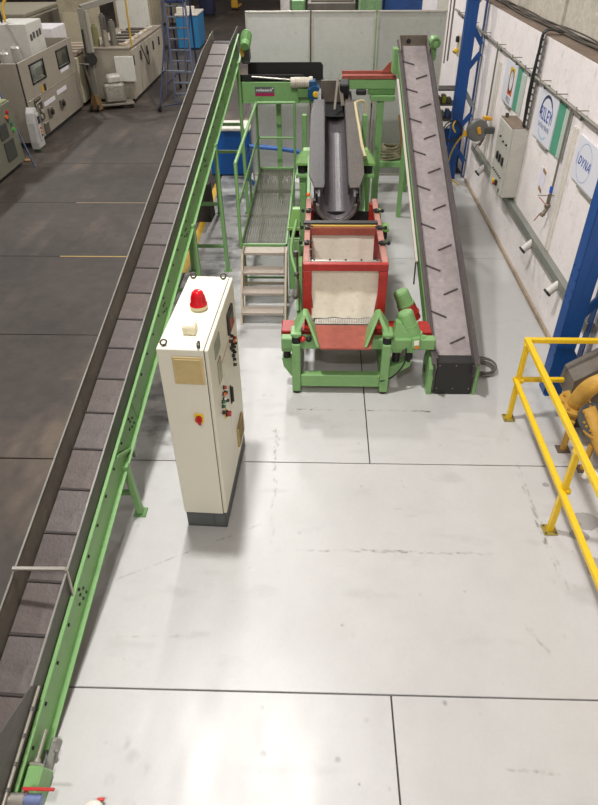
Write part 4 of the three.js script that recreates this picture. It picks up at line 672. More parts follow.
// sign boards with green stripe panels
{
  const sheen = { roughness: 0.35 };
  const board = (name, label, z0, z1, y0, y1, T, sz) => {
    const t = thing(name, label, 'sign', [XR, y0, (z0 + z1) / 2]);
    new MB().box(XR - 0.03, XR - 0.004, y0, y1, z0, z1, 0.003).build('board', M('#d9d9e2', 0.4), t);
    if (T) printPlane('print', new THREE.MeshStandardMaterial({ map: T, ...sheen }), t, z1 - z0 - 0.01, y1 - y0 - 0.01, [XR - 0.032, (y0 + y1) / 2, (z0 + z1) / 2], [0, -Math.PI / 2, 0]);
    if (sz) { new MB().box(XR - 0.022, XR - 0.004, y0, y1, z1, z1 + sz, 0.003).build('green_stripe', M('#55a58c', 0.4), t, 'green stripe'); new MB().box(XR - 0.018, XR - 0.004, y0, y1 - 0.04, z1 + sz, z1 + sz + 0.24, 0.003).build('pale_panel', M('#c2d2cc', 0.4), t); }
    new MB().box(XR - 0.04, XR, y0 - 0.035, y0, z0 + 0.3, z1 - 0.1, 0.004).build('shelf_rail', M('#8f8d88', 0.5), t);
  };
  const bg = (c, w, h) => { c.fillStyle = '#dedee6'; c.fillRect(0, 0, w, h); };
  board('loop_sign', 'white wall sign with yellow and orange loop emblem above the control box', -11.85, -11.08, 2.03, 2.64, canvasTex(512, 416, (c, w, h) => {
    bg(c, w, h); const x = 330, y = 180, gx = c.createLinearGradient(0, 40, 0, 330); gx.addColorStop(0, '#e3c018'); gx.addColorStop(0.3, '#e09a1c'); gx.addColorStop(1, '#d8571f');
    c.fillStyle = gx; c.fillRect(230, 40, 200, 280); c.fillStyle = '#2c2522'; c.beginPath(); c.ellipse(x, y, 88, 122, 0, 0, 7); c.fill(); c.fillStyle = '#dedee6'; c.beginPath(); c.ellipse(x, y - 6, 66, 100, 0, 0, 7); c.fill(); c.fillStyle = '#2c2522'; c.fillRect(325, 75, 14, 80);
    c.fillStyle = '#3a3a3e'; c.font = 'bold 78px sans-serif'; c.fillText('POLI', 228, 398);
  }), 0.22);
  board('riley_sign', 'white wall sign lettered RILEY with blue swoosh beside the cable ladder', -9.76, -8.9, 2.0, 2.64, canvasTex(512, 384, (c, w, h) => {
    bg(c, w, h); c.lineCap = 'round';
    c.strokeStyle = '#1f2a55'; c.lineWidth = 24; c.beginPath(); c.arc(262, 195, 162, Math.PI * 1.02, Math.PI * 1.75); c.stroke(); c.lineWidth = 12; c.strokeStyle = '#2a3766'; c.beginPath(); c.arc(262, 195, 166, Math.PI * 1.7, Math.PI * 2.02); c.stroke();
    c.strokeStyle = '#a9c3dc'; c.lineWidth = 18; c.beginPath(); c.arc(262, 195, 162, Math.PI * 0.3, Math.PI * 0.75); c.stroke();
    c.fillStyle = '#1b3f9e'; c.font = 'bold 140px sans-serif'; c.textAlign = 'center'; c.fillText('RILEY', 262, 222, 320); c.fillStyle = '#2a3f86'; c.font = 'bold 58px sans-serif'; c.fillText('Surface World', 262, 284, 310);
  }), 0.26);
  board('round_emblem_sign', 'white wall sign with thin blue circle and blue lettering beside the blue column', -7.95, -7.05, 1.98, 2.48, canvasTex(512, 300, (c, w, h) => {
    bg(c, w, h); c.strokeStyle = '#7f95c2'; c.lineWidth = 5; c.beginPath(); c.arc(190, 150, 130, 0, 7); c.stroke(); c.fillStyle = '#2447a0'; c.font = 'italic bold 88px sans-serif'; c.fillText('DYNA', 72, 180, 240); c.fillRect(48, 108, 6, 80);
  }), 0);
}
{
  const t = thing('taped_notice', 'small white paper taped to the right wall with brown tape', 'paper', [XR, 1.4, -8.95]);
  new MB().box(XR - 0.006, XR - 0.001, 1.44, 1.74, -9.1, -8.86, 0).build('sheet', M('#dcd8e4', 0.8, { grime: 0 }), t); for (const [y, z] of [[1.72, -8.92], [1.46, -8.96]]) new MB().obox([XR - 0.01, y, z], [0.006, 0.05, 0.13], [0.15, 0, 0], 0.001).build('tape', M('#9a7348', 0.7, { grime: 0 }), t);
}
for (const [z, lb] of [[-12.35, 'narrow white conduit strip on wall behind the loop sign'], [-8.22, 'narrow white conduit strips on wall beside the ball valves']]) {
  const t = thing('wall_conduit', lb, 'conduit', [XR, 1.2, z]); for (const k of [0, 0.09]) new MB().box(XR - 0.03, XR, 0.92, 2.5, z + k, z + k + 0.035, 0.004).build('strip', white, t);
}
// cable reel
{
  const t = thing('cable_reel', 'grey and yellow wall cable reel with yellow cable hanging to the floor', 'reel', [2.9, 1.2, -12]);
  const c = [2.83, 1.46, -12.0];
  new MB().lathe([[0, -0.07], [0.17, -0.07], [0.19, -0.05], [0.19, 0.05], [0.17, 0.07], [0, 0.07]], c, [0.25, 0, 1]).build('housing', M('#6f706f', 0.5), t); new MB().obox([c[0] + 0.02, c[1] + 0.01, c[2] + 0.085], [0.07, 0.13, 0.03], [0, 0.25, 0.35], 0.012).build('latch', M('#e0a51c', 0.4), t); new MB().obox([c[0] + 0.15, c[1] + 0.2, c[2]], [0.16, 0.06, 0.1], [0, 0.25, -0.2], 0.012).build('handle', M('#e0a51c', 0.4), t);
  new MB().box(2.95, XR, 1.4, 1.5, -12.08, -11.95, 0.01).build('wall_arm', darkGrey, t); new MB().obox([c[0] - 0.2, c[1] - 0.06, c[2]], [0.06, 0.1, 0.05]).build('outlet', M('#e0a51c', 0.4), t);
  new MB().tube([[2.63, 1.4, -12.0], [2.58, 1.3, -12.1], [2.55, 0.9, -12.6], [2.62, 0.4, -13.1], [2.8, 0.1, -13.35], [2.95, 0.02, -13.3]], 0.014, 40, 8).build('cable', M('#dcb31a', 0.5), t);
}
// blue lattice columns
const column = (lb, x0, x1, zf, w) => {
  const t = thing('lattice_column', lb, 'column', [x0, 0, zf], 'blue lattice columns on the right wall');
  // front I-post
  new MB().box(x0, x0 + 0.012, 0, 9.4, zf - w, zf, 0.003).box(x0, x0 + 0.11, 0, 9.4, zf - 0.012, zf, 0.003).box(x0, x0 + 0.11, 0, 9.4, zf - w, zf - w + 0.012, 0.003).build('front_post', blue, t);
  new MB().box(x0 + 0.11, x0 + 0.21, 0, 9.4, zf - 0.012, zf, 0.003).build('front_plate', blue, t);
  new MB().box(x1 - 0.04, x1, 0, 9.4, zf - w, zf - w + 0.012, 0.003).box(x1 - 0.04, x1 - 0.028, 0, 9.4, zf - w, zf - 0.08, 0.003).build('rear_post', blue, t);
  new MB().box(x0 + 0.005, x0 + 0.21, 0, 0.02, zf - w + 0.005, zf + 0.02, 0.004).build('base_plate', blue, t);
  for (let k = 0; k < 10; k++) { const y = 0.35 + k * 0.55; new MB().bar(k % 2 ? [x0 + 0.08, y, zf - 0.05] : [x1 - 0.04, y, zf - 0.05], k % 2 ? [x1 - 0.04, y + 0.4, zf - 0.05] : [x0 + 0.08, y + 0.4, zf - 0.05], 0.04, 0.09, 0.004).build('lattice_bar', k % 3 === 2 ? M('#7f8891', 0.45) : blue, t); }
  const b = new MB(); for (const y of [0.55, 0.66, 1.25, 1.37, 1.5, 1.62]) for (const z of [-0.04, -w + 0.04]) b.cyl([x0 - 0.008, y, zf + z], [x0, y, zf + z], 0.012, 0.012, 6); b.build('bolts', blue, t);
};
column('tall blue lattice steel column behind the yellow railing', 2.72, 3.1, -6.05, 0.2);
column('tall blue lattice steel column beside the cable reel', 2.71, 3.12, -13.75, 0.2);
// things behind the far column
{
  const t = thing('blue_workbench', 'blue cabinet with white worktop behind the far blue column', 'cabinet', [2.75, 0, -15]);
  new MB().box(2.42, 3.1, 0.05, 0.82, -15.3, -14.6, 0.01).build('body', M('#0e4a8e', 0.4), t); new MB().box(2.4, 3.11, 0.82, 0.88, -15.35, -14.55, 0.01).build('worktop', whitePlain, t); new MB().box(2.5, 3.05, 0, 0.05, -15.2, -14.65, 0.004).build('plinth', blackPaint, t);
  new MB().pipe([[2.5, 0.45, -14.5], [2.9, 0.45, -14.5], [2.9, 0.9, -14.5]], 0.015).build('tube_rail', M('#b8bcc0', 0.4), t); new MB().pipe([[2.5, 0.45, -14.5], [2.5, 0.45, -14.62]], 0.015).build('tube_rail', M('#b8bcc0', 0.4), t);
  const s = thing('tool_shelf', 'dark open shelf of tools on the white worktop', 'shelf', [2.75, 0.88, -15.05]);
  for (const y of [0.9, 1.2, 1.5]) new MB().box(2.5, 3.05, y, y + 0.03, -15.3, -14.9, 0.004).build('board', M('#3a3836', 0.6), s); for (const x of [2.5, 3.02]) new MB().box(x, x + 0.03, 0.88, 1.55, -15.3, -14.9, 0.004).build('upright', M('#3a3836', 0.6), s);
  const cs = ['#8a8a2e', '#6a6a66', '#39558a', '#a08f70', '#4b4038', '#9aa02f', '#5d5a55']; for (let k = 0; k < 7; k++) { const x = 2.55 + (k % 4) * 0.12, y = k < 4 ? 0.93 : 1.23; tag(new MB().box(x, x + 0.09, y, y + 0.1 + 0.03 * (k % 3), -15.2, -15.0, 0.01).build('tool_box', M(cs[k], 0.5), null), ['olive', 'grey', 'blue', 'tan', 'dark brown', 'lime', 'dark grey'][k] + ' small box on the dark tool shelf', 'box', 'boxes on the tool shelf'); }
  const w = thing('wall_socket_box', 'pale switch box with yellow plug on wall behind the far column', 'switch box', [3.1, 2.1, -15.6]); new MB().box(2.98, XR, 2.05, 2.45, -15.8, -15.5, 0.01).build('body', M('#c9c2b4', 0.5), w); new MB().cyl([2.98, 2.38, -15.6], [2.92, 2.38, -15.6], 0.06).build('socket', blackPaint, w); new MB().cyl([2.95, 2.2, -15.55], [2.9, 2.14, -15.52], 0.05).build('plug', yellow, w);
  tag(new MB().pipe([[2.75, 3.2, -15.4], [2.75, 2.0, -15.4]], 0.02).pipe([[2.68, 3.2, -15.4], [2.68, 1.95, -15.4]], 0.015).build('riser_pipe', M('#7a756e', 0.5), null), 'two thin dark riser pipes behind the far blue column', 'pipe');
  tag(new MB().box(2.42, 2.66, 1.9, 3.3, -15.6, -15.55, 0.004).build('white_board', white, null), 'tall white board standing behind the steel screen edge', 'board');
  const h = thing('hanging_cable', 'loop of black cable hung on the far blue column', 'cable', [2.7, 0.9, -13.68]); new MB().torus([2.72, 1.0, -13.69], 0.2, 0.014, [0, 0.2, 0]).torus([2.74, 0.97, -13.68], 0.17, 0.012, [0, -0.1, 0]).build('loop', cableM, h);
  new MB().tube([[2.76, 1.2, -13.7], [2.72, 1.1, -13.66], [2.78, 0.98, -13.66]], 0.016, 20, 8).build('plug_end', yellow, h);
}
// yellow guard railing
{
  const t = thing('guard_railing', 'bright yellow square-tube guard railing around the ochre pipework', 'railing', [2.2, 0, -4.2]);
  const x = 2.2, H = 1.04;
  for (const z of [-5.6, -3.95, -2.3]) { const p = new MB().box(x - 0.025, x + 0.025, 0, H - 0.03, z - 0.025, z + 0.025, 0.004).build('post', yellow, t); new MB().box(x - 0.065, x + 0.065, 0, 0.012, z - 0.065, z + 0.065, 0.003).build('base_plate', M('#a3923a', 0.6, { grime: 2 }), p); { const b = new MB(); for (const a of [-0.045, 0.045]) for (const c of [-0.045, 0.045]) b.cyl([x + a, 0.012, z + c], [x + a, 0.022, z + c], 0.01, 0.01, 6); b.build('anchor_bolts', steelDark, p); } new MB().box(x + 0.0, x + 0.05, 0.52, 0.57, z - 0.045, z + 0.045, 0.006).build('clamp', yellow, p); new MB().box(x - 0.03, x + 0.055, H - 0.06, H - 0.028, z - 0.04, z + 0.04, 0.006).build('clamp', yellow, p); }
  new MB().box(x - 0.028, x + 0.028, H - 0.028, H + 0.028, -5.63, -1.2, 0.006).build('top_rail', yellow, t); new MB().box(x - 0.052, x - 0.002, 0.515, 0.565, -5.62, -1.2, 0.006).build('mid_rail', yellow, t);
  new MB().box(x - 0.03, 3.13, H - 0.026, H + 0.026, -5.65, -5.6, 0.006).build('top_rail', yellow, t); new MB().box(x - 0.05, 2.7, 0.515, 0.565, -5.64, -5.595, 0.006).build('mid_rail', yellow, t);
}
// ochre pipework behind the railing
{
  const t = thing('flanged_pipework', 'ochre flanged pipe bends on short feet behind the yellow railing', 'pipework', [2.75, 0, -5]);
  const ring = (c, ax, R = 0.17, th = 0.035, m = ochre, n = 'flange') => { const a = V(...ax).normalize(), p = V(...c); new MB().cyl([p.x - a.x * th / 2, p.y - a.y * th / 2, p.z - a.z * th / 2], [p.x + a.x * th / 2, p.y + a.y * th / 2, p.z + a.z * th / 2], R, R, 28).build(n, m, t); const b = new MB(); const u = V(0, 1, 0).cross(a).length() > 0.1 ? V(0, 1, 0).cross(a).normalize() : V(1, 0, 0), v = a.clone().cross(u); for (let k = 0; k < 8; k++) { const w = k / 8 * 6.283, q = p.clone().addScaledVector(u, R * 0.78 * Math.cos(w)).addScaledVector(v, R * 0.78 * Math.sin(w)); b.cyl([q.x - a.x * th * 0.9, q.y - a.y * th * 0.9, q.z - a.z * th * 0.9], [q.x + a.x * th * 0.9, q.y + a.y * th * 0.9, q.z + a.z * th * 0.9], 0.016, 0.016, 6); } b.build('flange_bolts', M('#a8832f', 0.6), t).userData.kind = 'stuff'; };
  new MB().tube([[2.74, 0.45, -5.3], [2.74, 0.58, -5.24], [2.77, 0.76, -5.18], [2.87, 0.86, -5.15], [2.98, 0.87, -5.14], [3.1, 0.87, -5.14]], 0.09, 40, 18).build('pipe_bend', ochre, t);
  ring([2.735, 0.46, -5.3], [0, 1, 0.25], 0.17); new MB().cyl([2.73, 0.26, -5.34], [2.735, 0.46, -5.3], 0.09).build('pipe', ochre, t);
  ring([2.8, 0.53, -4.95], [0.25, 0.75, 0.6], 0.175, 0.03, darkGrey, 'gasket'); ring([2.81, 0.5, -4.92], [0.25, 0.75, 0.6], 0.16, 0.03);
  new MB().tube([[2.74, 0.6, -5.04], [2.82, 0.46, -4.88], [2.9, 0.3, -4.72], [2.97, 0.18, -4.58], [3.03, 0.12, -4.42]], 0.085, 30, 18).build('pipe', ochre, t);
  for (const [x, z, h] of [[2.66, -5.08, 0.36], [2.78, -4.78, 0.3]]) { new MB().cyl([x, 0, z], [x + 0.02, h, z - 0.04], 0.032).build('foot_tube', ochre, t); new MB().box(x - 0.07, x + 0.07, 0, 0.014, z - 0.06, z + 0.06, 0.003).build('foot_plate', M('#6b5a4c', 0.7, { grime: 2 }), t); }
  const g = thing('grey_housing', 'dark grey machine housing behind the yellow railing next to the wall', 'housing', [2.95, 0, -5.6]); new MB().hex([[2.72, 0.4, -5.78], [3.1, 0.4, -5.78], [3.1, 0.4, -5.4], [2.72, 0.4, -5.4], [2.72, 0.66, -5.74], [3.1, 0.95, -5.74], [3.1, 0.95, -5.42], [2.72, 0.66, -5.42]]).build('hood', M('#6b645c', 0.6, { grime: 2 }), g); new MB().box(2.85, 3.1, 0, 0.4, -5.75, -5.45, 0.006).build('stand', darkGrey, g);
  const c = thing('valve_fitting', 'white and grey small valve fitting on the floor behind the railing', 'valve', [2.76, 0, -4.55]); new MB().tube([[2.72, 0.05, -4.6], [2.76, 0.14, -4.62], [2.82, 0.12, -4.5], [2.86, 0.03, -4.35]], 0.03, 20, 10).build('hose', whitePlain, c); new MB().sph([2.86, 0.16, -4.55], 0.05).box(2.82, 2.92, 0.0, 0.14, -4.6, -4.5, 0.006).build('body', galv, c);
  // hanging cable loops on the column
  const l = thing('wall_machine', 'pale machine with dark cable loop on the wall beside the near blue column', 'machine', [3.05, 1.2, -5.9]); new MB().box(3.0, XR, 1.15, 1.75, -6.0, -5.65, 0.03).build('body', M('#cfcac0', 0.5), l); new MB().torus([2.99, 1.3, -5.85], 0.16, 0.016, [0, 1.2, 0]).build('cable_loop', cableM, l);
}

// ---------------------------------------------------------------- machines in the left bay
{
  const X = -7.0;
  const t = thing('stainless_enclosure', 'large stainless machine enclosure with two rubber-framed windows in the left bay', 'machine', [-8, 0, -17.8]);
  // front panels with two window openings
  const f = [[-15.94, -16.55], [-17.5, -18.45], [-19.38, -19.75]];
  for (const [a, b] of f) new MB().box(X - 0.03, X, 0.12, 1.87, b, a, 0.004).build('front_panel', stainless, t);
  for (const [a, b] of [[-16.55, -17.5], [-18.45, -19.38]]) { new MB().box(X - 0.03, X, 0.12, 1.34, b, a, 0.003).box(X - 0.03, X, 1.7, 1.87, b, a, 0.003).build('front_panel', stainless, t); const w = new MB().box(X - 0.01, X + 0.02, 1.3, 1.34, b, a, 0.004).box(X - 0.01, X + 0.02, 1.7, 1.74, b, a, 0.004).box(X - 0.01, X + 0.02, 1.3, 1.74, a - 0.04, a, 0.004).box(X - 0.01, X + 0.02, 1.3, 1.74, b, b + 0.04, 0.004).build('window_frame', blackRubber, t); new MB().box(X - 0.02, X - 0.014, 1.34, 1.7, b, a, 0).build('window_pane', glass, w); }
  new MB().box(-9.2, X, 0.12, 1.87, -15.97, -15.94, 0.004).build('end_panel', stainless, t); new MB().box(-9.2, X, 0.12, 1.87, -19.78, -19.75, 0.004).build('end_panel', stainless, t); new MB().box(-9.23, -9.2, 0.12, 1.87, -19.75, -15.94, 0.004).build('rear_panel', stainless, t);
  new MB().box(-9.1, X - 0.05, 0, 0.12, -19.7, -16, 0.004).build('plinth', blackPaint, t); new MB().box(-9.15, X - 0.08, 0.5, 0.55, -19.7, -16, 0.004).build('inner_deck', M('#5c564d', 0.6), t);
  new MB().box(X, X + 0.012, 1.02, 1.035, -19.7, -15.98, 0.003).build('seam', stainless, t);
  for (const [z0, z1, y0, y1] of [[-18.55, -19.2, 1.2, 1.28], [-16.95, -17.75, 0.72, 0.82], [-17.95, -18.7, 0.78, 0.88]]) new MB().box(X, X + 0.006, y0, y1, z1, z0, 0).build('label', M('#cfcbd0', 0.6, { grime: 0 }), t); new MB().box(X, X + 0.006, 1.04, 1.2, -17.15, -17.0, 0).build('warning_label', M('#b9922d', 0.6), t); new MB().box(X, X + 0.006, 1.04, 1.2, -17.32, -17.18, 0).build('warning_label', blackPaint, t);
  for (const z of [-17.2, -18.1]) { new MB().box(X, X + 0.05, 0.45, 0.65, z - 0.14, z + 0.14, 0.01).build('socket_plate', M('#77726a', 0.4, { metal: 0.5 }), t); new MB().cyl([X + 0.05, 0.55, z], [X + 0.1, 0.55, z], 0.06).build('socket', blackPaint, t); }
  new MB().box(X, X + 0.04, 0.5, 1.0, -16.75, -16.35, 0.01).build('gauge_panel', M('#59544c', 0.4, { metal: 0.3 }), t); for (const [z, y] of [[-16.45, 0.85], [-16.62, 0.7], [-16.5, 0.6]]) new MB().cyl([X + 0.04, y, z], [X + 0.07, y, z], 0.05).build('gauge', M('#a9a69c', 0.3), t); new MB().pipe([[X + 0.08, 0.95, -16.7], [X + 0.12, 0.95, -16.2], [X + 0.12, 0.5, -16.2]], 0.02).build('pipe', steel, t);
  new MB().box(X, X + 0.03, 0.15, 0.4, -16.9, -16.6, 0.01).build('hatch', M('#6d675d', 0.4, { metal: 0.4 }), t);
  new MB().box(-8.7, -7.95, 1.3, 1.85, -19.3, -18.4, 0.02).build('inner_hopper', M('#7d776c', 0.4, { metal: 0.4 }), t);
}
{
  const t = thing('white_switch_cabinet', 'white switch cabinet with four square vents standing inside the stainless enclosure', 'cabinet', [-7.75, 0.55, -18.3]);
  new MB().box(-8.25, -7.4, 0.55, 2.42, -19.0, -17.9, 0.015).build('body', M('#c8c8c4', 0.45), t); for (const [z, y] of [[-18.1, 2.1], [-18.3, 2.13], [-18.55, 2.13], [-18.75, 2.15]]) new MB().box(-7.4, -7.385, y - 0.07, y + 0.07, z - 0.06, z + 0.06, 0.003).build('vent', darkGrey, t);
  new MB().tube([[-8.1, 2.42, -18.2], [-8.05, 2.7, -18.1], [-8.0, 2.75, -17.9], [-7.95, 2.3, -17.5]], 0.03, 24, 8).build('cable', cableM, t); new MB().tube([[-8.1, 2.42, -18.4], [-8.1, 2.75, -18.5], [-7.98, 2.95, -18.6]], 0.035, 20, 8).build('cable', M('#c29a24', 0.5), t);
}
for (const [x, z] of [[-7.45, -16.4], [-7.5, -17.2]]) tag(new MB().cyl([x, 0.55, z], [x, 2.0, z], 0.11).cyl([x, 2.0, z], [x, 2.03, z], 0.12, 0.1).cyl([x, 2.03, z], [x, 2.06, z], 0.03).build('filter_canister', M('#bdbcb8', 0.35, { metal: 0.3 }), null), z > -16.8 ? 'pale filter canister in the corner of the stainless enclosure' : 'pale filter canister beside the white switch cabinet', 'canister', 'filter canisters in the enclosure');
{
  const t = thing('control_console', 'rounded grey-white floor console with small screen against the stainless enclosure', 'console', [-6.95, 0, -15.8]);
  const pl = [[0, 0.12], [0.5, 0.12], [0.52, 0.25], [0.46, 0.7], [0.36, 0.92], [0.22, 1.02], [0.08, 1.0], [0, 0.85]];
  new MB().prism(pl.map(([a, b]) => [a * 0.62, b * 0.93]), 0.16, new THREE.Matrix4().makeBasis(V(0, 0, 1), V(0, 1, 0), V(-1, 0, 0)).setPosition(-6.8, 0, -15.9), 0.03).build('body', M('#b5b4b5', 0.4), t); new MB().box(-6.77, -6.75, 0.25, 0.85, -15.86, -15.68, 0.01).build('front_strip', M('#b9b8b6', 0.4), t); new MB().box(-6.75, -6.74, 0.62, 0.78, -15.84, -15.72, 0.003).build('screen', M('#27313f', 0.2, { grime: 0 }), t); for (const [y, m] of [[0.58, redKnob], [0.5, orange], [0.42, darkGrey]]) new MB().cyl([-6.75, y - 0.06, -15.78], [-6.72, y - 0.06, -15.78], 0.02).build('button', m, t); new MB().box(-6.98, -6.8, 0, 0.12, -15.88, -15.62, 0.01).build('base', M('#4f5a45', 0.5), t);
}
{
  const t = thing('grey_machine_cabinet', 'grey-green machine cabinet with dark vents and buttons at edge of left bay', 'machine', [-7.6, 0, -13.6]);
  new MB().box(-8.3, -6.82, 0.1, 1.38, -14.7, -12.2, 0.02).build('body', M('#6f7062', 0.5), t); new MB().box(-8.2, -6.9, 0, 0.1, -14.6, -12.3, 0.004).build('plinth', blackPaint, t);
  new MB().box(-6.82, -6.8, 0.3, 0.7, -14.35, -13.85, 0.006).build('vent', M('#3c3d38', 0.6), t); new MB().box(-6.82, -6.8, 0.75, 1.05, -14.2, -13.8, 0.006).build('vent', M('#3c3d38', 0.6), t);
  for (const [z, y, m] of [[-14.4, 1.2, redKnob], [-14.3, 1.12, orange], [-14.35, 1.05, darkGrey], [-14.45, 0.95, greenKnob], [-14.5, 0.82, M('#3fae3a', 0.4, { grime: 0 })]]) new MB().cyl([-6.82, y, z], [-6.79, y, z], 0.04).build('button', m, t);
  new MB().box(-8.0, -6.9, 1.38, 1.5, -14.5, -13.6, 0.02).build('tray', M('#d8d8dc', 0.5), t); new MB().box(-6.95, -6.84, 1.38, 1.42, -14.6, -13.4, 0.01).build('rim', M('#86925a', 0.5), t);
}
tag(new MB().cyl([-6.53, 0, -14.45], [-7.0, 0.95, -14.95], 0.022, 0.022, 8).cyl([-7.0, 0.95, -14.95], [-7.25, 1.42, -15.22], 0.026, 0.026, 8).build('broom_pole', M('#34455e', 0.5), null), 'dark blue pole leaning between the grey machine cabinet and the console', 'pole');
tag(new MB().box(-6.95, -6.8, 0, 0.04, -15.0, -14.85, 0.01).build('wooden_block', wood, null), 'small wooden block on the brown concrete floor', 'block');
// beige machine behind the enclosure
{
  const t = thing('beige_machine', 'beige machine with brown slotted table behind the stainless enclosure', 'machine', [-7.6, 0, -21.5]);
  new MB().box(-8.6, -7.05, 0.1, 1.3, -22.6, -20.1, 0.02).build('body', machineCream, t); new MB().box(-8.5, -7.1, 0, 0.1, -22.5, -20.2, 0.005).build('plinth', blackPaint, t); new MB().box(-8.5, -7.08, 1.3, 1.36, -22.5, -20.2, 0.01).build('table', M('#7b665a', 0.6, { grime: 2 }), t);
  for (let k = 0; k < 4; k++) new MB().box(-8.4, -7.1, 1.36, 1.42, -20.6 - k * 0.5, -20.4 - k * 0.5, 0.008).build('table_rib', M('#a49887', 0.5), t);
  new MB().box(-8.9, -8.0, 1.36, 1.9, -22.4, -21.2, 0.02).build('white_guard', M('#d9d7df', 0.5), t);
  const f = thing('gantry_frame', 'grey box-section gantry frame above the work bench', 'frame', [-6.4, 0, -20.9]);
  new MB().box(-6.82, -6.66, 0, 2.5, -20.44, -20.28, 0.01).build('upright', M('#86837b', 0.5), f); new MB().bar([-6.74, 2.5, -20.36], [-5.6, 2.75, -21.4], 0.16, 0.14).build('arm', M('#86837b', 0.5), f); new MB().box(-6.66, -6.58, 1.4, 2.45, -20.42, -20.34, 0.01).build('slide', M('#a6a39b', 0.4), f); new MB().cyl([-6.72, 1.25, -20.28], [-6.62, 1.25, -20.16], 0.16).build('winch_wheel', blackPaint, f); new MB().tube([[-6.9, 0.3, -20.24], [-6.85, 0.9, -20.24], [-6.8, 1.3, -20.25], [-6.78, 2.0, -20.26]], 0.03, 24, 8).build('cable', cableM, f);
}
{
  const X = -5.6, t = thing('work_bench', 'long pale bench cabinet with dark door handles and tray-covered top in left bay', 'bench', [-6.3, 0, -22.8]);
  new MB().box(-6.95, X, 0.12, 1.45, -25.1, -20.5, 0.015).build('body', M('#9d978a', 0.5), t); new MB().box(-6.85, X - 0.06, 0, 0.12, -25, -20.6, 0.004).build('plinth', blackPaint, t); new MB().box(-6.98, X + 0.02, 1.45, 1.5, -25.12, -20.48, 0.008).build('worktop', M('#8f8578', 0.6), t);
  for (let k = 0; k < 5; k++) { const a = -20.6 - k * 0.9; const d = new MB().box(X, X + 0.02, 0.16, 1.4, a - 0.86, a, 0.006).build('door', M('#a9a397', 0.5), t); new MB().box(X + 0.02, X + 0.06, 1.0, 1.25, a - 0.2, a - 0.13, 0.008).build('handle', blackPaint, d); }
  new MB().box(-6.05, -5.5, 0.62, 1.28, -20.5, -20.42, 0.008).build('white_door', M('#d5d5d0', 0.45), t); new MB().tube([[X + 0.05, 1.35, -21.8], [X + 0.1, 0.9, -22.1], [X + 0.08, 0.75, -22.4], [X + 0.06, 1.1, -22.6]], 0.018, 24, 6).build('cable', cableM, t);
  for (let k = 0; k < 6; k++) { const z = -20.9 - k * 0.62; new MB().box(-6.5, -5.75, 1.5, 1.56, z - 0.4, z, 0.01).build('tray', M(k % 2 ? '#c9c4ba' : '#b8ab98', 0.5), t); new MB().box(-6.4, -5.85, 1.56, 1.6, z - 0.34, z - 0.06, 0.008).build('tray_load', M('#3a322e', 0.6), t); }
  for (const [x, z, h, c, lb] of [[-6.6, -20.8, 0.5, '#7c7a55', 'olive cylindrical machine head beside the gantry upright'], [-6.3, -20.75, 0.35, '#8b877b', 'shortest pale grey machine head on the long work bench'], [-6.1, -20.9, 0.6, '#6c6960', 'grey machine head beside the trays on the work bench'], [-6.5, -21.4, 0.7, '#6d6a66', 'tallest grey machine head on the long work bench']]) tag(new MB().cyl([x, 1.5, z], [x, 1.5 + h, z], 0.1, 0.09).cyl([x, 1.5 + h, z], [x, 1.56 + h, z], 0.05).build('machine_head', M(c, 0.5), null), lb, 'machine head', 'machine heads on the work bench');
  tag(new MB().cyl([-5.53, 1.5, -20.65], [-5.55, 2.7, -20.8], 0.028, 0.028, 10).build('yellow_post', M('#b3932a', 0.5), null), 'yellow post at the end of the long work bench', 'post');
  const b = thing('white_control_unit', 'white upright control unit at the back of the long work bench', 'cabinet', [-6.3, 1.5, -24.3]); new MB().box(-6.75, -5.85, 1.5, 2.8, -24.7, -24.0, 0.02).build('body', M('#cfd0cd', 0.45), b); new MB().box(-5.85, -5.84, 1.7, 2.6, -24.6, -24.1, 0.004).build('door', M('#d8d9d6', 0.45), b);
}
{
  const t = thing('pallet_truck', 'hand pallet truck with orange base carrying wrapped parts', 'pallet truck', [-6.2, 0, -20]);
  new MB().hex([[-6.75, 0.05, -19.55], [-6.45, 0.05, -19.45], [-6.35, 0.05, -19.75], [-6.7, 0.05, -19.85], [-6.65, 0.42, -19.62], [-6.55, 0.42, -19.6], [-6.5, 0.42, -19.72], [-6.62, 0.42, -19.75]]).build('hydraulic_base', M('#6f5430', 0.6, { grime: 2 }), t); for (const x of [-6.68, -6.48]) new MB().cyl([x - 0.03, 0.09, -19.5], [x + 0.03, 0.09, -19.5], 0.09).build('wheel', blackRubber, t);
  for (const [a, b] of [[[-6.45, 0.13, -19.7], [-5.55, 0.13, -20.05]], [[-6.55, 0.13, -19.95], [-5.65, 0.13, -20.3]]]) new MB().bar(a, b, 0.16, 0.05).build('fork', M('#8a857c', 0.5, { grime: 2 }), t); for (const [x, z] of [[-5.62, -20.02], [-5.72, -20.27]]) new MB().cyl([x - 0.04, 0.05, z], [x + 0.04, 0.05, z], 0.05).build('wheel', blackRubber, t); new MB().cyl([-6.6, 0.4, -19.66], [-6.68, 1.2, -19.6], 0.03).cyl([-6.82, 1.22, -19.62], [-6.54, 1.22, -19.58], 0.025).build('tow_bar', M('#5a554d', 0.5), t);
  const b = thing('wrapped_crate', 'stack of plastic wrapped metal parts on the pallet truck', 'crate', [-6.1, 0.16, -20.1]); new MB().obox([-6.08, 0.42, -20.02], [0.6, 0.5, 0.42], [0, 0.37, 0], 0.05).build('parts', M('#a8a59d', 0.25, { metal: 0.5, grime: 2, bump: 0.02 }), b); new MB().obox([-6.05, 0.78, -20.05], [0.4, 0.22, 0.36], [0, 0.4, 0.06], 0.05).build('wrap', M('#c9c7c2', 0.2, { grime: 2, bump: 0.02 }), b);
}
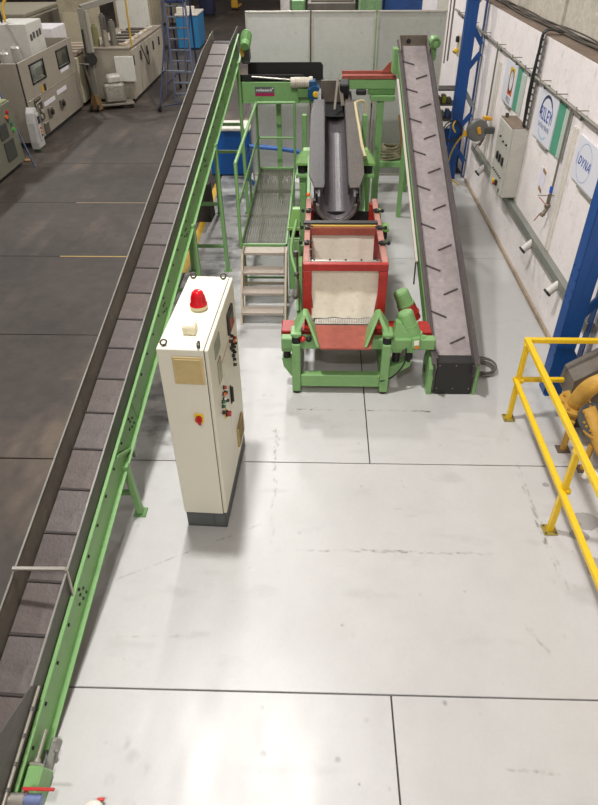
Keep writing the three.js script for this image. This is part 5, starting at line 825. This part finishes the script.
// blue rolling stair
{
  const t = thing('rolling_stair', 'blue wheeled warehouse step ladder with bar treads and top platform', 'step ladder', [-4.3, 0, -20.8]); const bm = M('#16264c', 0.5);
  const x0 = -4.62, x1 = -4.02;
  for (const x of [x0, x1]) { new MB().bar([x + 0.3, 0.1, -20.2], [x, 2.5, -21.6], 0.06, 0.05).build('stringer', bm, t); new MB().bar([x, 0.1, -22.6], [x, 2.5, -22.4], 0.05, 0.05).build('rear_leg', bm, t); new MB().bar([x, 2.5, -21.6], [x, 3.5, -21.7], 0.035, 0.035).build('rail_post', bm, t); new MB().bar([x + 0.1, 0.95, -20.1], [x, 3.5, -21.7], 0.03, 0.03).build('hand_rail', bm, t); new MB().bar([x, 0.5, -20.6], [x, 0.5, -22.5], 0.035, 0.035).build('side_tie', bm, t); new MB().bar([x, 0.25, -20.3], [x, 2.3, -22.4], 0.03, 0.03).build('side_brace', bm, t); }
  for (let k = 0; k < 9; k++) { const y = 0.3 + k * 0.265, z = -20.3 - k * 0.155; new MB().box(x0 + 0.26 - k * 0.03, x1 + 0.26 - k * 0.03, y - 0.02, y + 0.015, z - 0.14, z + 0.02, 0.005).build('tread', M('#5f6876', 0.5, { metal: 0.2 }), t); }
  new MB().box(x0, x1, 2.48, 2.54, -22.5, -21.6, 0.01).build('platform', bm, t); new MB().box(x0 - 0.02, x1 + 0.02, 2.55, 3.1, -21.68, -21.62, 0.01).build('toe_board', M('#144a9a', 0.5), t);
  for (const [x, z] of [[x0 - 0.05, -19.5], [x1 + 0.1, -20.1], [x0, -22.6], [x1, -22.6]]) new MB().cyl([x - 0.03, 0.11, z], [x + 0.03, 0.11, z], 0.11).build('wheel', blackRubber, t); new MB().bar([x0 - 0.05, 0.11, -19.5], [x0, 1.9, -21.3], 0.04, 0.04).bar([x0 - 0.05, 0.13, -19.5], [x1 + 0.1, 0.13, -20.1], 0.03, 0.03).build('outrigger', bm, t); new MB().bar([x0 + 0.0, 0.95, -20.2], [x1 + 0.1, 0.95, -20.2], 0.03, 0.03).build('front_rail', M('#7d8794', 0.5), t);
  new MB().bar([x0 - 0.1, 1.6, -22.3], [x0 - 0.1, 2.9, -22.25], 0.07, 0.03).build('yellow_guard', M('#c7a11d', 0.5), t);
  const b = thing('light_blue_machine', 'light blue box machine with white top behind the rolling step ladder', 'machine', [-5.55, 0, -30.6]); new MB().box(-6.0, -5.1, 0.05, 1.22, -31.5, -29.8, 0.03).build('body', M('#2f7fb8', 0.45), b); new MB().box(-6.02, -5.08, 1.22, 1.3, -31.52, -29.78, 0.02).build('top', M('#d4d2cd', 0.5), b); new MB().box(-5.9, -5.2, 0, 0.05, -31.4, -29.9, 0.004).build('plinth', blackPaint, b);
  tag(new MB().obox([-4.9, 0.1, -31.0], [0.25, 0.2, 0.3], [0, 0.4, 0], 0.02).build('orange_bin', M('#a8702c', 0.6), null), 'small orange-brown bin beside the light blue machine', 'bin');
  for (const [x, y, z, w] of [[-5.8, 1.3, -30.0, 0.3], [-5.45, 1.3, -30.3, 0.35]]) tag(new MB().box(x - w / 2, x + w / 2, y, y + 0.22, z - 0.12, z + 0.12, 0.02).build('white_carton', M('#e1ddd2', 0.6), null), w > 0.32 ? 'wider white carton on top of the light blue machine' : 'narrower white carton on top of the light blue machine', 'carton', 'cartons on the light blue machine');
}
// far end of the hall
{
  const far = (n, lb, cat, x0, x1, h, z0, z1, c, top) => { const t = thing(n, lb, cat, [(x0 + x1) / 2, 0, (z0 + z1) / 2]); new MB().box(x0, x1, 0.1, h, z0, z1, 0.03).build('body', M(c, 0.5, { grime: 2 }), t); new MB().box(x0 + 0.05, x1 - 0.05, 0, 0.1, z0 + 0.05, z1 - 0.05, 0.005).build('plinth', blackPaint, t); new MB().box(x0 + 0.1, x1 - 0.1, h * 0.4, h * 0.8, z1, z1 + 0.03, 0.01).build('door', M(top, 0.5), t); new MB().box(x0 + 0.1, x1 - 0.1, h, h + 0.12, z0 + 0.1, z1 - 0.1, 0.02).build('hood', M(top, 0.5), t); return t; };
  far('white_machine', 'white and purple machine top seen over the steel screen', 'machine', -1.12, -0.85, 2.75, -20.6, -20, '#e3dfe4', '#6a3a72'); far('green_machine', 'green machine top with yellow knob seen over the steel screen', 'machine', -0.82, -0.45, 2.7, -20.8, -20, '#7fb07a', '#86a98a');
  far('grey_rack', 'dark grey equipment rack seen over the steel screen', 'rack', -0.4, 0.95, 2.6, -21.2, -20.4, '#6c6862', '#857d72'); far('pale_green_cabinet', 'pale green square cabinet seen over the steel screen', 'cabinet', 1.02, 1.63, 2.9, -20.6, -20, '#84ae80', '#8cb688'); far('blue_rack', 'blue steel rack seen over the right part of the screen', 'rack', 1.7, 2.75, 2.8, -21, -20.2, '#1d4c94', '#cfccd2');
  for (const x of [0.3, 0.65]) tag(new MB().box(x - 0.05, x + 0.05, 2.72, 2.95, -20.9, -20.7, 0.02).build('yellow_bottle', M('#d8b31f', 0.5), null), 'yellow container on the dark grey rack behind the screen', 'container', 'yellow containers on the rack');
  far('dark_blue_machine', 'dark blue machine with pale base far down the hall', 'machine', -6.7, -5.95, 2.2, -41.2, -40.2, '#20294e', '#b9b6ae'); far('distant_beige_cabinet', 'tall beige cabinet behind the stainless enclosure', 'cabinet', -8.7, -7.6, 2.5, -25, -24, '#b8b09a', '#c0b8a2'); far('distant_grey_machine', 'grey machine row behind the beige cabinet', 'machine', -12.5, -9.2, 2.0, -26, -22.5, '#7c766a', '#8a8577'); far('distant_green_machine', 'grey machine with yellow panels deep in the left bay', 'machine', -12, -9.4, 1.7, -21.5, -18, '#857f72', '#a09a8a'); far('distant_tan_cabinet', 'tan storage cabinet beyond the white control unit', 'cabinet', -8.4, -6.8, 2.4, -31, -29.5, '#a39a86', '#aaa28e'); far('grey_press', 'grey press with yellow stripe beyond the dark blue machine', 'machine', -9.5, -7.2, 2.6, -40, -37, '#8d877a', '#9c9686');
  const j = thing('yellow_pallet_truck', 'yellow pallet truck parked far down the hall', 'pallet truck', [-5.0, 0, -43.3]); new MB().box(-5.3, -4.9, 0.1, 0.5, -43.3, -43.0, 0.05).build('base', M('#c79a28', 0.5), j); new MB().box(-5.2, -5.05, 0.15, 0.22, -44.4, -43.3, 0.02).box(-4.95, -4.8, 0.15, 0.22, -44.4, -43.3, 0.02).build('forks', M('#c79a28', 0.5), j); new MB().cyl([-5.1, 0.5, -43.1], [-5.1, 1.2, -42.9], 0.03).build('tow_bar', blackPaint, j); for (const x of [-5.2, -5.0]) new MB().cyl([x - 0.04, 0.08, -43.1], [x + 0.04, 0.08, -43.1], 0.08).build('wheel', blackRubber, j);
}

renderer.render(scene, camera);
